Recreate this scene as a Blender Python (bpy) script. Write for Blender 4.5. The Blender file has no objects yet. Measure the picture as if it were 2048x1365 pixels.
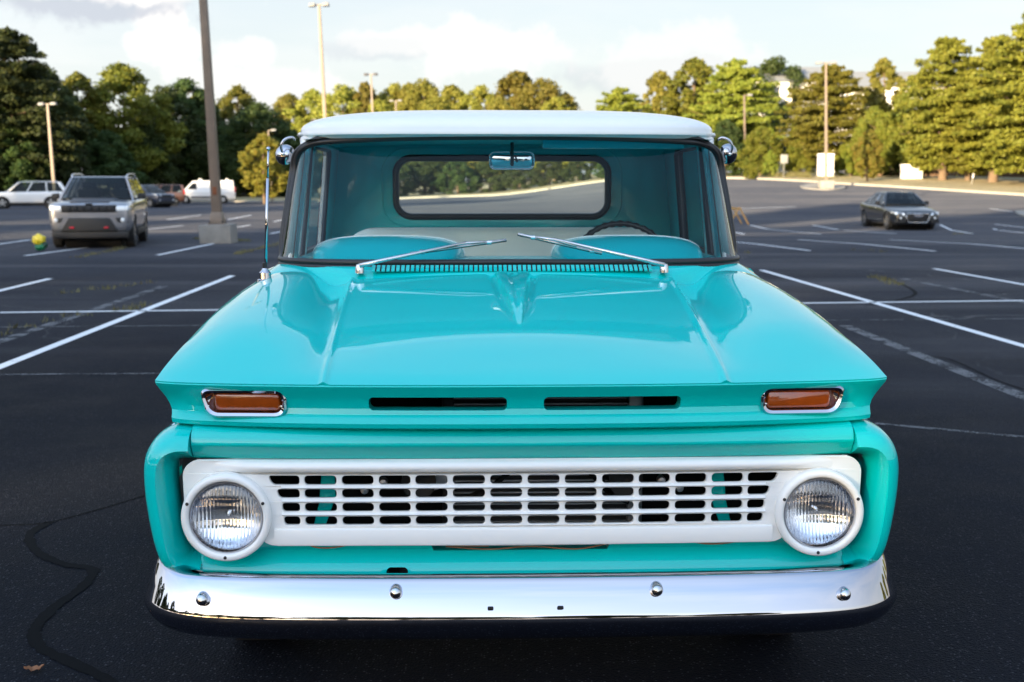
import bpy, bmesh, math, random
import numpy as np
from mathutils import Vector, Matrix
R = math.radians
sc = bpy.context.scene
col = sc.collection
# ------------------------------------------------------------------ camera, world, sun, exposure
FPX, CAMH = 2457.0, 1.55
PITCH = math.atan(322.5 / FPX)
cam_d = bpy.data.cameras.new('camera'); cam = bpy.data.objects.new('camera', cam_d); col.objects.link(cam)
cam.location = (0, 0, CAMH); cam.rotation_euler = (R(90) - PITCH, 0, 0)
cam_d.sensor_width = 36; cam_d.lens = FPX / 2048 * 36
cam_d.clip_start = .05; cam_d.clip_end = 4000
cam_d.dof.use_dof = True; cam_d.dof.focus_distance = 3.55; cam_d.dof.aperture_fstop = 5.0
sc.camera = cam
sc.render.engine = 'CYCLES'
sc.cycles.use_denoising = True
sc.cycles.max_bounces = 10; sc.cycles.transparent_max_bounces = 16
sc.view_settings.view_transform = 'Standard'; sc.view_settings.look = 'None'
sc.view_settings.gamma = 1; sc.view_settings.use_curve_mapping = False
sc.view_settings.exposure = 1.98
SUN_AZ, SUN_EL = R(-146), R(8.5)          # clockwise from +Y: the sun stands low, behind and to one side of the camera
sun_dir = Vector((math.sin(SUN_AZ) * math.cos(SUN_EL), math.cos(SUN_AZ) * math.cos(SUN_EL), math.sin(SUN_EL)))
W = bpy.data.worlds.new('World'); sc.world = W; W.use_nodes = True
nt = W.node_tree; nt.nodes.clear()
def wn(t, **k):
    n = nt.nodes.new(t)
    for a, b in k.items(): setattr(n, a, b)
    return n
def wmath(op, a, b=None, c=None, clamp=False):
    n = wn('ShaderNodeMath', operation=op, use_clamp=clamp)
    for i, v in enumerate((a, b, c)):
        if v is None: continue
        if isinstance(v, (int, float)): n.inputs[i].default_value = v
        else: nt.links.new(v, n.inputs[i])
    return n.outputs[0]
sky = wn('ShaderNodeTexSky', sky_type='NISHITA'); sky.sun_disc = False
sky.sun_elevation = SUN_EL; sky.sun_rotation = SUN_AZ; sky.altitude = 200; sky.air_density = 1.0; sky.dust_density = 1.6; sky.ozone_density = 1.2
tc = wn('ShaderNodeTexCoord')
sep = wn('ShaderNodeSeparateXYZ'); nt.links.new(tc.outputs['Generated'], sep.inputs[0])
zz = wmath('MAXIMUM', wmath('ADD', sep.outputs[2], .12), .03)
px_ = wmath('DIVIDE', sep.outputs[0], zz); py_ = wmath('DIVIDE', sep.outputs[1], zz)
comb = wn('ShaderNodeCombineXYZ'); nt.links.new(px_, comb.inputs[0]); nt.links.new(py_, comb.inputs[1])
nz = wn('ShaderNodeTexNoise'); nz.inputs['Scale'].default_value = .85; nz.inputs['Detail'].default_value = 7; nz.inputs['Roughness'].default_value = .55
nt.links.new(comb.outputs[0], nz.inputs['Vector'])
cl = wn('ShaderNodeMapRange'); cl.interpolation_type = 'SMOOTHSTEP'
cl.inputs['From Min'].default_value = .40; cl.inputs['From Max'].default_value = .66
nt.links.new(nz.outputs['Fac'], cl.inputs['Value'])
fine = wn('ShaderNodeTexNoise'); fine.inputs['Scale'].default_value = 20; fine.inputs['Detail'].default_value = 9; fine.inputs['Roughness'].default_value = .6
nt.links.new(tc.outputs['Generated'], fine.inputs['Vector'])
def blob(px, py, rx, rz, soft=.42, wob=1.25):
    """a single cloud in a given direction of the sky"""
    v = Vector(((px - 1024) / FPX, math.cos(PITCH) + math.sin(PITCH) * (682.5 - py) / FPX, -math.sin(PITCH) + math.cos(PITCH) * (682.5 - py) / FPX)).normalized()
    a = wmath('MULTIPLY', wmath('SUBTRACT', sep.outputs[0], v.x), 1 / rx)
    c = wmath('MULTIPLY', wmath('SUBTRACT', sep.outputs[2], v.z), 1 / rz)
    b = wmath('MULTIPLY', wmath('SUBTRACT', sep.outputs[1], v.y), 1 / .25)
    d2 = wmath('ADD', wmath('ADD', wmath('MULTIPLY', a, a), wmath('MULTIPLY', c, c)), wmath('MULTIPLY', b, b))
    d = wmath('ADD', wmath('SQRT', d2), wmath('MULTIPLY', wmath('SUBTRACT', fine.outputs['Fac'], .5), wob * 2))
    m = wn('ShaderNodeMapRange'); m.interpolation_type = 'SMOOTHSTEP'
    m.inputs['From Min'].default_value = 1.0; m.inputs['From Max'].default_value = 1 - soft
    nt.links.new(d, m.inputs['Value'])
    return m.outputs[0]
def mixc(fac, a, b):
    n = wn('ShaderNodeMix', data_type='RGBA')
    for sock, v in ((0, fac), (6, a), (7, b)):
        if hasattr(v, 'is_linked') or hasattr(v, 'links'): nt.links.new(v, n.inputs[sock])
        else: n.inputs[sock].default_value = v
    return n.outputs[2]
WHITE = (3.6, 3.5, 3.4, 1); GREY = (1.95, 2.08, 2.35, 1); PALE = (2.62, 2.72, 2.92, 1)
upm = wn('ShaderNodeMapRange'); upm.interpolation_type = 'SMOOTHSTEP'; upm.inputs['From Min'].default_value = .10; upm.inputs['From Max'].default_value = .75
nt.links.new(sep.outputs[2], upm.inputs['Value'])
k = mixc(.75, sky.outputs[0], mixc(upm.outputs[0], PALE, (1.4, 2.15, 3.35, 1)))                       # thin high veil over the whole sky
k = mixc(wmath('MULTIPLY', cl.outputs[0], .26), k, WHITE)
for (a, b, rx, rz, cc, am) in [(322, 66, .024, .036, WHITE, 1), (300, 95, .022, .018, WHITE, .9), (345, 40, .014, .024, WHITE, .8),
                               (120, -5, .11, .022, GREY, .8), (150, -30, .12, .016, WHITE, .9),
                               (770, 96, .06, .012, GREY, .3), (790, 80, .06, .014, WHITE, .5),
                               (960, 110, .06, .03, WHITE, .6), (1340, 150, .10, .018, GREY, .35), (1350, 110, .09, .03, WHITE, .5),
                               (540, 190, .07, .022, WHITE, .6), (500, 105, .02, .012, WHITE, .5)]:
    k = mixc(wmath('MULTIPLY', blob(a, b, rx, rz), am), k, cc)
dotn = wn('ShaderNodeVectorMath', operation='DOT_PRODUCT'); nt.links.new(tc.outputs['Generated'], dotn.inputs[0]); dotn.inputs[1].default_value = sun_dir
toward = wmath('POWER', wmath('MULTIPLY', wmath('ADD', dotn.outputs['Value'], 1.0), .5), 2.2)        # hazy sky and clouds glow towards the low sun
gain = wmath('ADD', wmath('MULTIPLY', toward, 1.8), 1.0)
gm = wn('ShaderNodeVectorMath', operation='SCALE'); nt.links.new(k, gm.inputs[0]); nt.links.new(gain, gm.inputs['Scale']); k = gm.outputs[0]
bg = wn('ShaderNodeBackground'); bg.inputs['Strength'].default_value = .078
nt.links.new(k, bg.inputs[0]); wo = wn('ShaderNodeOutputWorld'); nt.links.new(bg.outputs[0], wo.inputs[0])
sl = bpy.data.lights.new('sun', 'SUN'); sl.energy = 5.0; sl.angle = R(.5); sl.color = (1.0, .79, .50)
so = bpy.data.objects.new('sun', sl); col.objects.link(so); so.rotation_euler = (-sun_dir).to_track_quat('-Z', 'Y').to_euler()

# ------------------------------------------------------------------ helpers
def sst(a, b, v):
    t = np.clip((np.asarray(v, float) - a) / (b - a), 0, 1); return t * t * (3 - 2 * t)
def link(o, parent=None):
    col.objects.link(o)
    if parent is not None: o.parent = parent
    return o
def tag(o, label=None, cat=None, group=None, kind=None):
    for a, b in (('label', label), ('category', cat), ('group', group), ('kind', kind)):
        if b: o[a] = b
    return o
def mesh(name, V, F, mat, parent=None, smooth=True, sharp=None):
    me = bpy.data.meshes.new(name)
    if isinstance(F, np.ndarray):
        V = np.asarray(V, np.float32); nf, k = F.shape
        me.vertices.add(len(V)); me.vertices.foreach_set('co', V.ravel())
        me.loops.add(nf * k); me.loops.foreach_set('vertex_index', F.ravel().astype(np.int32))
        me.polygons.add(nf); me.polygons.foreach_set('loop_start', np.arange(0, nf * k, k, dtype=np.int32))
        me.update(calc_edges=True)
    else:
        me.from_pydata([tuple(map(float, v)) for v in V], [], F)
    me.validate(); me.update()
    fin(me, mat, smooth, sharp)
    return link(bpy.data.objects.new(name, me), parent)
def fin(me, mat, smooth=True, sharp=None):
    if mat is not None:
        me.materials.clear(); me.materials.append(mat)
    me.polygons.foreach_set('use_smooth', [smooth] * len(me.polygons))
    if smooth and sharp: me.set_sharp_from_angle(angle=R(sharp))
def recalc(me):
    bm = bmesh.new(); bm.from_mesh(me); bmesh.ops.recalc_face_normals(bm, faces=bm.faces); bm.to_mesh(me); bm.free()
def grid(name, P, mat, parent=None, flip=False, thick=0, closed_u=False, sharp=None):
    """P[i][j] -> sheet of quads"""
    P = np.asarray(P, float); n, m = P.shape[:2]
    V = P.reshape(-1, 3); ii = np.arange(n - (0 if closed_u else 1)); jj = np.arange(m - 1)
    I, J = np.meshgrid(ii, jj, indexing='ij'); I2 = (I + 1) % n
    F = np.stack([I * m + J, I2 * m + J, I2 * m + J + 1, I * m + J + 1], -1).reshape(-1, 4)
    if flip: F = F[:, ::-1]
    o = mesh(name, V, np.ascontiguousarray(F), mat, parent, True, sharp)
    if thick:
        md = o.modifiers.new('s', 'SOLIDIFY'); md.thickness = thick; md.offset = -1; bake(o, sharp)
    return o
def bake(o, sharp=None):
    dg = bpy.context.evaluated_depsgraph_get(); dg.update()
    me = bpy.data.meshes.new_from_object(o.evaluated_get(dg)); src = o.data
    mats = list(src.materials); o.modifiers.clear(); o.data = me; me.name = o.name
    if not me.materials:
        for m in mats: me.materials.append(m)
    if sharp: me.set_sharp_from_angle(angle=R(sharp))
def sweep(name, rings, mat, parent=None, cap=True, closed=False, sharp=35):
    """rings: list of closed rings of equal count -> solid"""
    P = np.asarray(rings, float); n, m = P.shape[:2]; V = P.reshape(-1, 3); F = []
    for i in range(n if closed else n - 1):
        for j in range(m):
            a, b = i, (i + 1) % n; c = (j + 1) % m
            F.append((a * m + j, a * m + c, b * m + c, b * m + j))
    if cap and not closed:
        F.append(tuple(range(m - 1, -1, -1))); F.append(tuple((n - 1) * m + j for j in range(m)))
    o = mesh(name, V, F, mat, parent, True, None); recalc(o.data)
    if sharp: o.data.set_sharp_from_angle(angle=R(sharp))
    return o
def tube(name, pts, r, mat, parent=None, k=8, closed=False, sharp=None):
    pts = [Vector(p) for p in pts]; n = len(pts); rr = r if hasattr(r, '__len__') else [r] * n
    rings = []; up = None
    for i in range(n):
        a = pts[(i - 1) % n] if (closed or i > 0) else pts[0]; b = pts[(i + 1) % n] if (closed or i < n - 1) else pts[-1]
        t = (b - a).normalized()
        if up is None: up = Vector((0, 0, 1)) if abs(t.z) < .9 else Vector((1, 0, 0))
        s = t.cross(up).normalized(); up = s.cross(t).normalized()
        rings.append([pts[i] + rr[i] * (math.cos(2 * math.pi * q / k) * s + math.sin(2 * math.pi * q / k) * up) for q in range(k)])
    return sweep(name, rings, mat, parent, True, closed, sharp)
def lathe(name, prof, mat, parent=None, axis='y', c=(0, 0, 0), k=32, sharp=35):
    """prof: (radius, along)"""
    rows = []
    for q in range(k):
        a = 2 * math.pi * q / k; row = []
        for r, h in prof:
            p = (r * math.cos(a), h, r * math.sin(a)) if axis == 'y' else ((h, r * math.cos(a), r * math.sin(a)) if axis == 'x' else (r * math.cos(a), r * math.sin(a), h))
            row.append((p[0] + c[0], p[1] + c[1], p[2] + c[2]))
        rows.append(row)
    o = grid(name, rows, mat, parent, closed_u=True); recalc(o.data)
    if sharp: o.data.set_sharp_from_angle(angle=R(sharp))
    return o
def box(name, lo, hi, mat, parent=None, bev=0, seg=2):
    bm = bmesh.new(); bmesh.ops.create_cube(bm, size=1)
    for v in bm.verts: v.co = Vector([lo[i] + (v.co[i] + .5) * (hi[i] - lo[i]) for i in range(3)])
    if bev: bmesh.ops.bevel(bm, geom=bm.edges[:], offset=bev, segments=seg, affect='EDGES', profile=.6)
    me = bpy.data.meshes.new(name); bm.to_mesh(me); bm.free(); fin(me, mat, bool(bev), 40)
    return link(bpy.data.objects.new(name, me), parent)
def hexa(name, c8, mat, parent=None, bev=0, seg=2):
    """c8: bottom 4 then top 4, both going round"""
    bm = bmesh.new(); v = [bm.verts.new(c) for c in c8]
    for f in ((3, 2, 1, 0), (4, 5, 6, 7), (0, 1, 5, 4), (1, 2, 6, 5), (2, 3, 7, 6), (3, 0, 4, 7)): bm.faces.new([v[i] for i in f])
    if bev: bmesh.ops.bevel(bm, geom=bm.edges[:], offset=bev, segments=seg, affect='EDGES', profile=.6)
    bmesh.ops.recalc_face_normals(bm, faces=bm.faces)
    me = bpy.data.meshes.new(name); bm.to_mesh(me); bm.free(); fin(me, mat, bool(bev), 40)
    return link(bpy.data.objects.new(name, me), parent)
def rrect(x0, x1, z0, z1, r, n=6):
    out = []
    for cx, cz, a0 in ((x1 - r, z1 - r, 0), (x0 + r, z1 - r, 90), (x0 + r, z0 + r, 180), (x1 - r, z0 + r, 270)):
        for i in range(n + 1):
            a = R(a0 + 90 * i / n); out.append((cx + r * math.cos(a), cz + r * math.sin(a)))
    return out
def roundpoly(pts, r, n=6):
    out = []; m = len(pts)
    for i in range(m):
        p, a, b = (np.array(pts[j], float) for j in (i, i - 1, (i + 1) % m)); u, v = (a - p) / np.linalg.norm(a - p), (b - p) / np.linalg.norm(b - p)
        for k in range(n + 1):
            t = k / n; q0, q1 = p + u * r, p + v * r; out.append(tuple((1 - t) ** 2 * q0 + 2 * t * (1 - t) * p + t * t * q1))
    return out
def plate(name, loops, mat, parent=None, depth=.01, bev=.003, f=None, sharp=30):
    """flat plate with holes: loops of (a,b); f maps (a,b,h) -> xyz"""
    cu = bpy.data.curves.new(name, 'CURVE'); cu.dimensions = '2D'; cu.fill_mode = 'BOTH'
    cu.extrude = depth / 2; cu.bevel_depth = bev; cu.bevel_resolution = 2; cu.offset = -bev if bev else 0
    for lp in loops:
        s = cu.splines.new('POLY'); s.points.add(len(lp) - 1); s.use_cyclic_u = True
        for p, q in zip(s.points, lp): p.co = (q[0], q[1], 0, 1)
    o = bpy.data.objects.new(name, cu); col.objects.link(o)
    dg = bpy.context.evaluated_depsgraph_get(); dg.update()
    me = bpy.data.meshes.new_from_object(o.evaluated_get(dg)); bpy.data.objects.remove(o); bpy.data.curves.remove(cu)
    for v in me.vertices: v.co = f(*v.co)
    bm = bmesh.new(); bm.from_mesh(me); bmesh.ops.remove_doubles(bm, verts=bm.verts, dist=1e-5)
    bmesh.ops.recalc_face_normals(bm, faces=bm.faces); bm.to_mesh(me); bm.free()
    fin(me, mat, True, sharp); me.name = name
    return link(bpy.data.objects.new(name, me), parent)
def cut(o, cutters, sharp=35):
    bm = bmesh.new()
    for c in cutters:
        c.data.transform(c.matrix_basis); bm.from_mesh(c.data)
    me = bpy.data.meshes.new('cutter'); bm.to_mesh(me); bm.free()
    for c in cutters: bpy.data.objects.remove(c)
    k = bpy.data.objects.new('cutter', me); col.objects.link(k)
    pr = o.parent; o.parent = None
    md = o.modifiers.new('b', 'BOOLEAN'); md.operation = 'DIFFERENCE'; md.object = k; md.solver = 'EXACT'
    mats = list(o.data.materials); bake(o); o.parent = pr
    bpy.data.objects.remove(k)
    fin(o.data, mats[0], True, sharp)
def empty(name, loc=(0, 0, 0), rz=0):
    o = bpy.data.objects.new(name, None); col.objects.link(o); o.location = loc; o.rotation_euler = (0, 0, rz); o.empty_display_size = .1
    return o
def copy_of(o, parent=None, **kw):
    c = o.copy(); col.objects.link(c); c.parent = parent
    for a, b in kw.items(): setattr(c, a, b)
    return c
def copy_tree(o, parent=None):
    c = copy_of(o, parent)
    for ch in o.children: copy_tree(ch, c)
    return c
def spline(pts, n):
    """Catmull-Rom through pts, n samples"""
    p = np.asarray(pts, float); m = len(p); out = []
    pe = np.vstack([2 * p[0] - p[1], p, 2 * p[-1] - p[-2]])
    for q in np.linspace(0, m - 1, n):
        i = min(int(q), m - 2); t = q - i; a, b, c, d = pe[i:i + 4]
        out.append(.5 * (2 * b + (c - a) * t + (2 * a - 5 * b + 4 * c - d) * t * t + (3 * b - a - 3 * c + d) * t ** 3))
    return np.array(out)

# ------------------------------------------------------------------ materials
def material(name):
    m = bpy.data.materials.new(name); m.use_nodes = True; m.node_tree.nodes.clear(); return m
class NT:
    def __init__(s, m): s.t = m.node_tree; s.o = s.n('ShaderNodeOutputMaterial')
    def n(s, t, ins=None, **k):
        x = s.t.nodes.new(t)
        for a, b in k.items(): setattr(x, a, b)
        for a, b in (ins or {}).items(): s.put(x.inputs[a], b)
        return x
    def put(s, sock, v):
        if isinstance(v, bpy.types.NodeSocket): s.t.links.new(v, sock)
        elif isinstance(v, bpy.types.Node): s.t.links.new(v.outputs[0], sock)
        else: sock.default_value = v
    def mix(s, f, a, b): return s.n('ShaderNodeMix', {0: f, 6: a, 7: b}, data_type='RGBA').outputs[2]
    def noise(s, vec, scale, detail=4, rough=.5): return s.n('ShaderNodeTexNoise', {'Vector': vec, 'Scale': scale, 'Detail': detail, 'Roughness': rough}).outputs['Fac']
    def rng(s, v, a, b, c=0, d=1): return s.n('ShaderNodeMapRange', {'Value': v, 'From Min': a, 'From Max': b, 'To Min': c, 'To Max': d}).outputs[0]
    def math(s, op, a, b=0.0): return s.n('ShaderNodeMath', {0: a, 1: b}, operation=op).outputs[0]
    def pos(s): return s.n('ShaderNodeNewGeometry').outputs['Position']
    def obj(s): return s.n('ShaderNodeTexCoord').outputs['Object']
    def bump(s, h, st=.3, dist=.01): return s.n('ShaderNodeBump', {'Height': h, 'Strength': st, 'Distance': dist}).outputs[0]
    def out(s, x): s.put(s.o.inputs[0], x)
def rgb(*c): return (*c, 1)
def pbr(name, c, rough=.5, metal=0, coat=0, spec=.5, var=0, vs=8, bump=0, bs=60, bd=.002, rvar=0, coatr=.03):
    m = material(name); t = NT(m); base = rgb(*c); rr = rough
    if var or rvar:
        nz = t.noise(t.obj(), vs, 6, .6)
        if var: base = t.mix(nz, rgb(*[x * (1 - var) for x in c]), rgb(*[min(1, x * (1 + var)) for x in c]))
        if rvar: rr = t.rng(nz, .3, .7, max(0, rough - rvar), rough + rvar)
    ins = {'Base Color': base, 'Roughness': rr, 'Metallic': metal, 'Coat Weight': coat, 'Coat Roughness': coatr, 'Specular IOR Level': spec}
    if bump: ins['Normal'] = t.bump(t.noise(t.obj(), bs, 3), bump, bd)
    t.out(t.n('ShaderNodeBsdfPrincipled', ins)); return m
def glass(name, tint=(.9, .97, .97), f0=.06, rough=0.0, gain=1.0, bumpf=None):
    m = material(name); t = NT(m)
    tr = t.n('ShaderNodeBsdfTransparent', {'Color': rgb(*tint)})
    gi = {'Color': rgb(1, 1, 1), 'Roughness': rough}; fi = {'IOR': 1.5}
    if bumpf: nn = bumpf(t); gi['Normal'] = nn
    gl = t.n('ShaderNodeBsdfGlossy', gi)
    fac = t.n('ShaderNodeFresnel', {'IOR': 1.45}).outputs[0]
    fac = t.n('ShaderNodeMath', {0: t.n('ShaderNodeMath', {0: fac, 1: gain}, operation='MULTIPLY').outputs[0], 1: f0}, operation='ADD', use_clamp=True).outputs[0]
    t.out(t.n('ShaderNodeMixShader', {0: fac, 1: tr.outputs[0], 2: gl.outputs[0]})); return m
def paint(name, c, rough=.35, coat=1.0, peel=.0):
    m = material(name); t = NT(m); o = t.obj()
    dust = t.noise(o, 3.0, 5, .6)
    ins = {'Base Color': t.mix(t.rng(dust, .3, .7), rgb(*[q * .985 for q in c]), rgb(*c)), 'Roughness': rough, 'Coat Weight': coat, 'Specular IOR Level': .05,
           'Coat Roughness': t.rng(dust, .3, .7, .004, .02), 'Coat IOR': 1.48}
    if peel: ins['Coat Normal'] = t.bump(t.noise(o, 90, 2), peel, .001)
    t.out(t.n('ShaderNodeBsdfPrincipled', ins)); return m
TURQ = paint('turquoise_paint', (.0, .54, .515), .4, 1.0, .012)
CREAM = paint('white_paint', (.84, .845, .83), .38, 1.0, .012)
TURQ_IN = pbr('turquoise_interior', (.0, .50, .56), .4, coat=.4)
CHROME = pbr('chrome', (.50, .505, .55), .035, 1, rvar=.02, vs=5)
CHROME_SOFT = pbr('dull_chrome', (.62, .63, .65), .2, 1, rvar=.08, vs=20)
RUBBER = pbr('black_rubber', (.012, .012, .014), .42, bump=.1, bs=200)
BLACK = pbr('black_void', (.006, .006, .007), .8)
DARKMET = pbr('dark_metal', (.03, .031, .034), .5, .6, var=.5, vs=14)
ALU = pbr('radiator_metal', (.48, .49, .52), .42, .9, var=.3, vs=30)
VINYL = pbr('grey_white_vinyl', (.74, .77, .74), .5, bump=.15, bs=140, var=.06)
AMBER = pbr('amber_lens', (.30, .055, .004), .16, coat=1, bump=.35, bs=38, bd=.004, var=.45, vs=18)
SCREEN = glass('windscreen_glass', (.91, .98, .98), -.035, gain=1.25)
CARGLASS = glass('dark_window_glass', (.42, .48, .49), -.01, gain=.9)
def flutes(t):
    o = t.obj(); sp = t.n('ShaderNodeSeparateXYZ', {0: o})
    w = t.math('SINE', t.math('MULTIPLY', sp.outputs[0], 640.0))
    w2 = t.math('SINE', t.math('MULTIPLY', sp.outputs[2], 230.0))
    nz = t.noise(o, 30, 2)
    return t.bump(t.math('ADD', t.math('ADD', w, t.math('MULTIPLY', w2, .45)), t.math('MULTIPLY', nz, 1.3)), .30, .0012)
LENS = glass('headlight_glass', (.95, .97, .99), .07, .03, 1.2, flutes)
def reflector():
    m = material('reflector'); t = NT(m)
    t.out(t.n('ShaderNodeBsdfPrincipled', {'Base Color': rgb(.86, .88, .92), 'Metallic': 1.0, 'Roughness': .07, 'Normal': flutes(t)})); return m
REFLECTOR = reflector()
TYRE = pbr('tyre_rubber', (.014, .014, .015), .75, var=.3)
WIRE = pbr('copper_wire', (.32, .15, .07), .5)
# ================================================================== THE PICKUP TRUCK (x across, y towards its tail, z up; origin under the bumper)
def build_truck():
    T = empty('pickup_truck', (.040, 3.15, 0), R(1.67))
    tag(T, 'vintage turquoise pickup truck with white roof, white grille and chrome bumper', 'truck')
    interp = np.interp
    ys = [.10, .2, .4, .6, .8, 1.0, 1.3, 1.5]
    zc = lambda y: interp(y, YS, ZC)
    s1 = spline([(a, b) for a, b in zip(ys, (1.005, 1.034, 1.080, 1.116, 1.146, 1.174, 1.211, 1.226))], 120); YS, ZC = s1[:, 0], s1[:, 1]
    s2 = spline([(.2, 1.004), (.3, 1.040), (.55, 1.092), (.8, 1.134), (1.05, 1.166), (1.3, 1.188), (1.7, 1.205)], 120); YE, ZE = s2[:, 0], s2[:, 1]
    s3 = spline([(.2, 1.018), (.3, 1.010), (.55, .995), (.8, .982), (1.05, .966), (1.3, .952), (1.7, .945)], 120); YW, WW = s3[:, 0], s3[:, 1]
    HW = lambda y: interp(y, YW, WW)
    yfront = lambda ax: .10 + .10 * np.power(np.clip(ax / 1.018, 0, 1), 2.6) + .035 * np.power(np.clip(ax / 1.018, 0, 1), 26)
    yrear = lambda ax: 1.30 + .13 * sst(.50, .95, ax)
    def hood_z(x, y):
        ax = np.abs(x); xc = .54 + .04 * y / 1.3; w = HW(y)
        z_c = zc(y)
        cen = z_c - .020 * (ax / xc) ** 2
        v = np.clip((ax - xc) / (w - xc), 0, 1); zi = z_c - .020; ze = interp(y, YE, ZE)
        back = sst(.45, 1.25, y)
        out = zi + (ze - zi) * v + (.030 - .012 * back) * np.sin(np.pi * v ** 1.25) - .036 * back * np.exp(-((v - .20) / .17) ** 2) * np.clip(v / .06, 0, 1) - .018 * v ** 9
        out = out - .010 * (1 - back) * np.exp(-((v - .08) / .07) ** 2) * np.clip(v / .03, 0, 1)
        z = np.where(ax < xc, cen, out)
        hw = .003 + .066 * np.power(np.clip((y - .55) / .75, 0, 1), .85)
        inn = np.clip(1 - ax / hw, 0, 1)
        on = (y > .55) * sst(.55, .85, y)
        z = z + on * ((.022 - .011 * sst(.95, 1.3, y)) * sst(0, .26, inn) - .007 * np.exp(-((ax - hw * 1.14) / .012) ** 2) - .005 * sst(.55, 1, inn))
        return z
    # --- hood skin
    us = np.unique(np.round(np.concatenate([np.linspace(0, .11, 30), np.linspace(.11, .50, 16), np.linspace(.50, .66, 34), np.linspace(.66, .97, 24), np.linspace(.97, 1, 7)]), 5))
    us = np.concatenate([-us[:0:-1], us]); tt = np.linspace(0, 1, 72) ** 1.15
    Pg = []
    for u in us:
        row = []
        for t in tt:
            y = yfront(abs(u) * 1.0) + t * (yrear(abs(u)) - yfront(abs(u)))
            x = u * HW(y); k = float(sst(0, .34, t)); zf = 1.0055 - .0025 * u * u; row.append((x, y, k * float(hood_z(np.array(x), np.array(y))) + (1 - k) * (zf + (float(zc(y - yfront(abs(u)) + .10)) - 1.005) * 1.0) + .0075 * math.exp(-((abs(x) - .54 - .04 * y / 1.3) / .0095) ** 2)))
        Pg.append(row)
    hood = grid('hood', Pg, TURQ, T, thick=.012, sharp=40)
    # --- hood nose: recessed band below the lip, swept across the truck, with two air slots and two lamp recesses
    prof = [(.000, 0, 0), (-.003, -.004, .001), (.001, -.012, .003), (.013, -.030, .012), (.023, -.050, .022), (.028, -.070, .031), (.024, -.086, .037),
            (.011, -.096, .040), (.005, -.108, .040), (.008, -.120, .041), (.020, -.126, .046), (.075, -.126, .05), (.085, -.06, .05), (.060, -.008, .02)]
    xs = np.unique(np.concatenate([np.linspace(-1, 1, 81), np.linspace(.95, 1, 8), -np.linspace(.95, 1, 8)])); rings = []
    for u in xs:
        ax = abs(u); y0 = yfront(ax); zl = 1.0055 - .0025 * u * u - .002; zb = .879 - zl
        rings.append([(u * (HW(y0) - ins), y0 + dy + .002, zl + (dz if dz > -.05 else dz * (-zb / .126))) for dy, dz, ins in prof])
    nose = sweep('hood_nose', rings, TURQ, T, sharp=28)
    cs = []
    for s in (-1, 1):
        for lo, hi, r in (((.050, .930), (.424, .968), .013), ((.655, .914), (.874, .983), .026)):
            lp = rrect(min(s * lo[0], s * hi[0]), max(s * lo[0], s * hi[0]), lo[1], hi[1], r) if lo[0] < .5 else roundpoly([(s * .652, .984), (s * .652, .913), (s * .862, .913), (s * .884, .984)], .028)
            cs.append(sweep('cutter_piece', [[(a, .05, b) for a, b in lp], [(a, .33 if lo[0] < .5 else .30, b) for a, b in lp]], None))
    cut(nose, cs, 28)
    # --- turn signals
    for s in (-1, 1):
        sig = empty('turn_signal'); sig.parent = T
        yb = float(yfront(.76)) + .024
        ring = lambda g, r, yy: [(px, yy + .06 * (abs(px) - .76), pz) for px, pz in roundpoly([(s * (.652 - g), .984 + g), (s * (.652 - g), .913 - g), (s * (.862 + g), .913 - g), (s * (.884 + g), .984 + g)], r)]
        rr = [ring(.004, .030, yb + .006), ring(.004, .030, yb - .012), ring(-.001, .028, yb - .018), ring(-.008, .024, yb - .013), ring(-.0105, .022, yb - .002)]
        inn = lambda yy, g=0: [(px, yy + .06 * (abs(px) - .76), pz) for px, pz in roundpoly([(s * (.667 - g), .975 + g), (s * (.667 - g), .925 - g), (s * (.845 + g), .925 - g), (s * (.847 + g), .975 + g)], .012)]
        rr += [inn(yb + .010, .003), inn(yb + .014)]
        b = grid('bezel', np.array(rr).swapaxes(0, 1), CHROME, sig, closed_u=True, sharp=40); recalc(b.data)
        lens = [inn(yb + .020), inn(yb + .002), inn(yb - .003, -.004)]
        sweep('lens', lens, AMBER, sig, sharp=50)
        for sx in (.664, .862):
            lathe('screw', [(0, yb - .006), (.0045, yb - .005), (.005, yb + .004)], CHROME_SOFT, sig, c=(s * sx, 0, .938 if sx > .8 else .936), k=12)
    # --- header panel above the grille
    hp = [(.090, .884)] + [tuple(q) for q in spline([(.060, .883), (.034, .878), (.016, .868), (.005, .853), (.000, .836)], 14)] + [(.001, .832), (.005, .827), (.015, .812), (.026, .797), (.034, .790), (.045, .788), (.10, .788)]
    yh = lambda x: .128 + .030 * (abs(x) / .91) ** 3
    sweep('header_panel', [[(x, yh(x) + dy, z) for dy, z in hp] for x in np.linspace(-.911, .911, 41)], TURQ, T, sharp=32)
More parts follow.
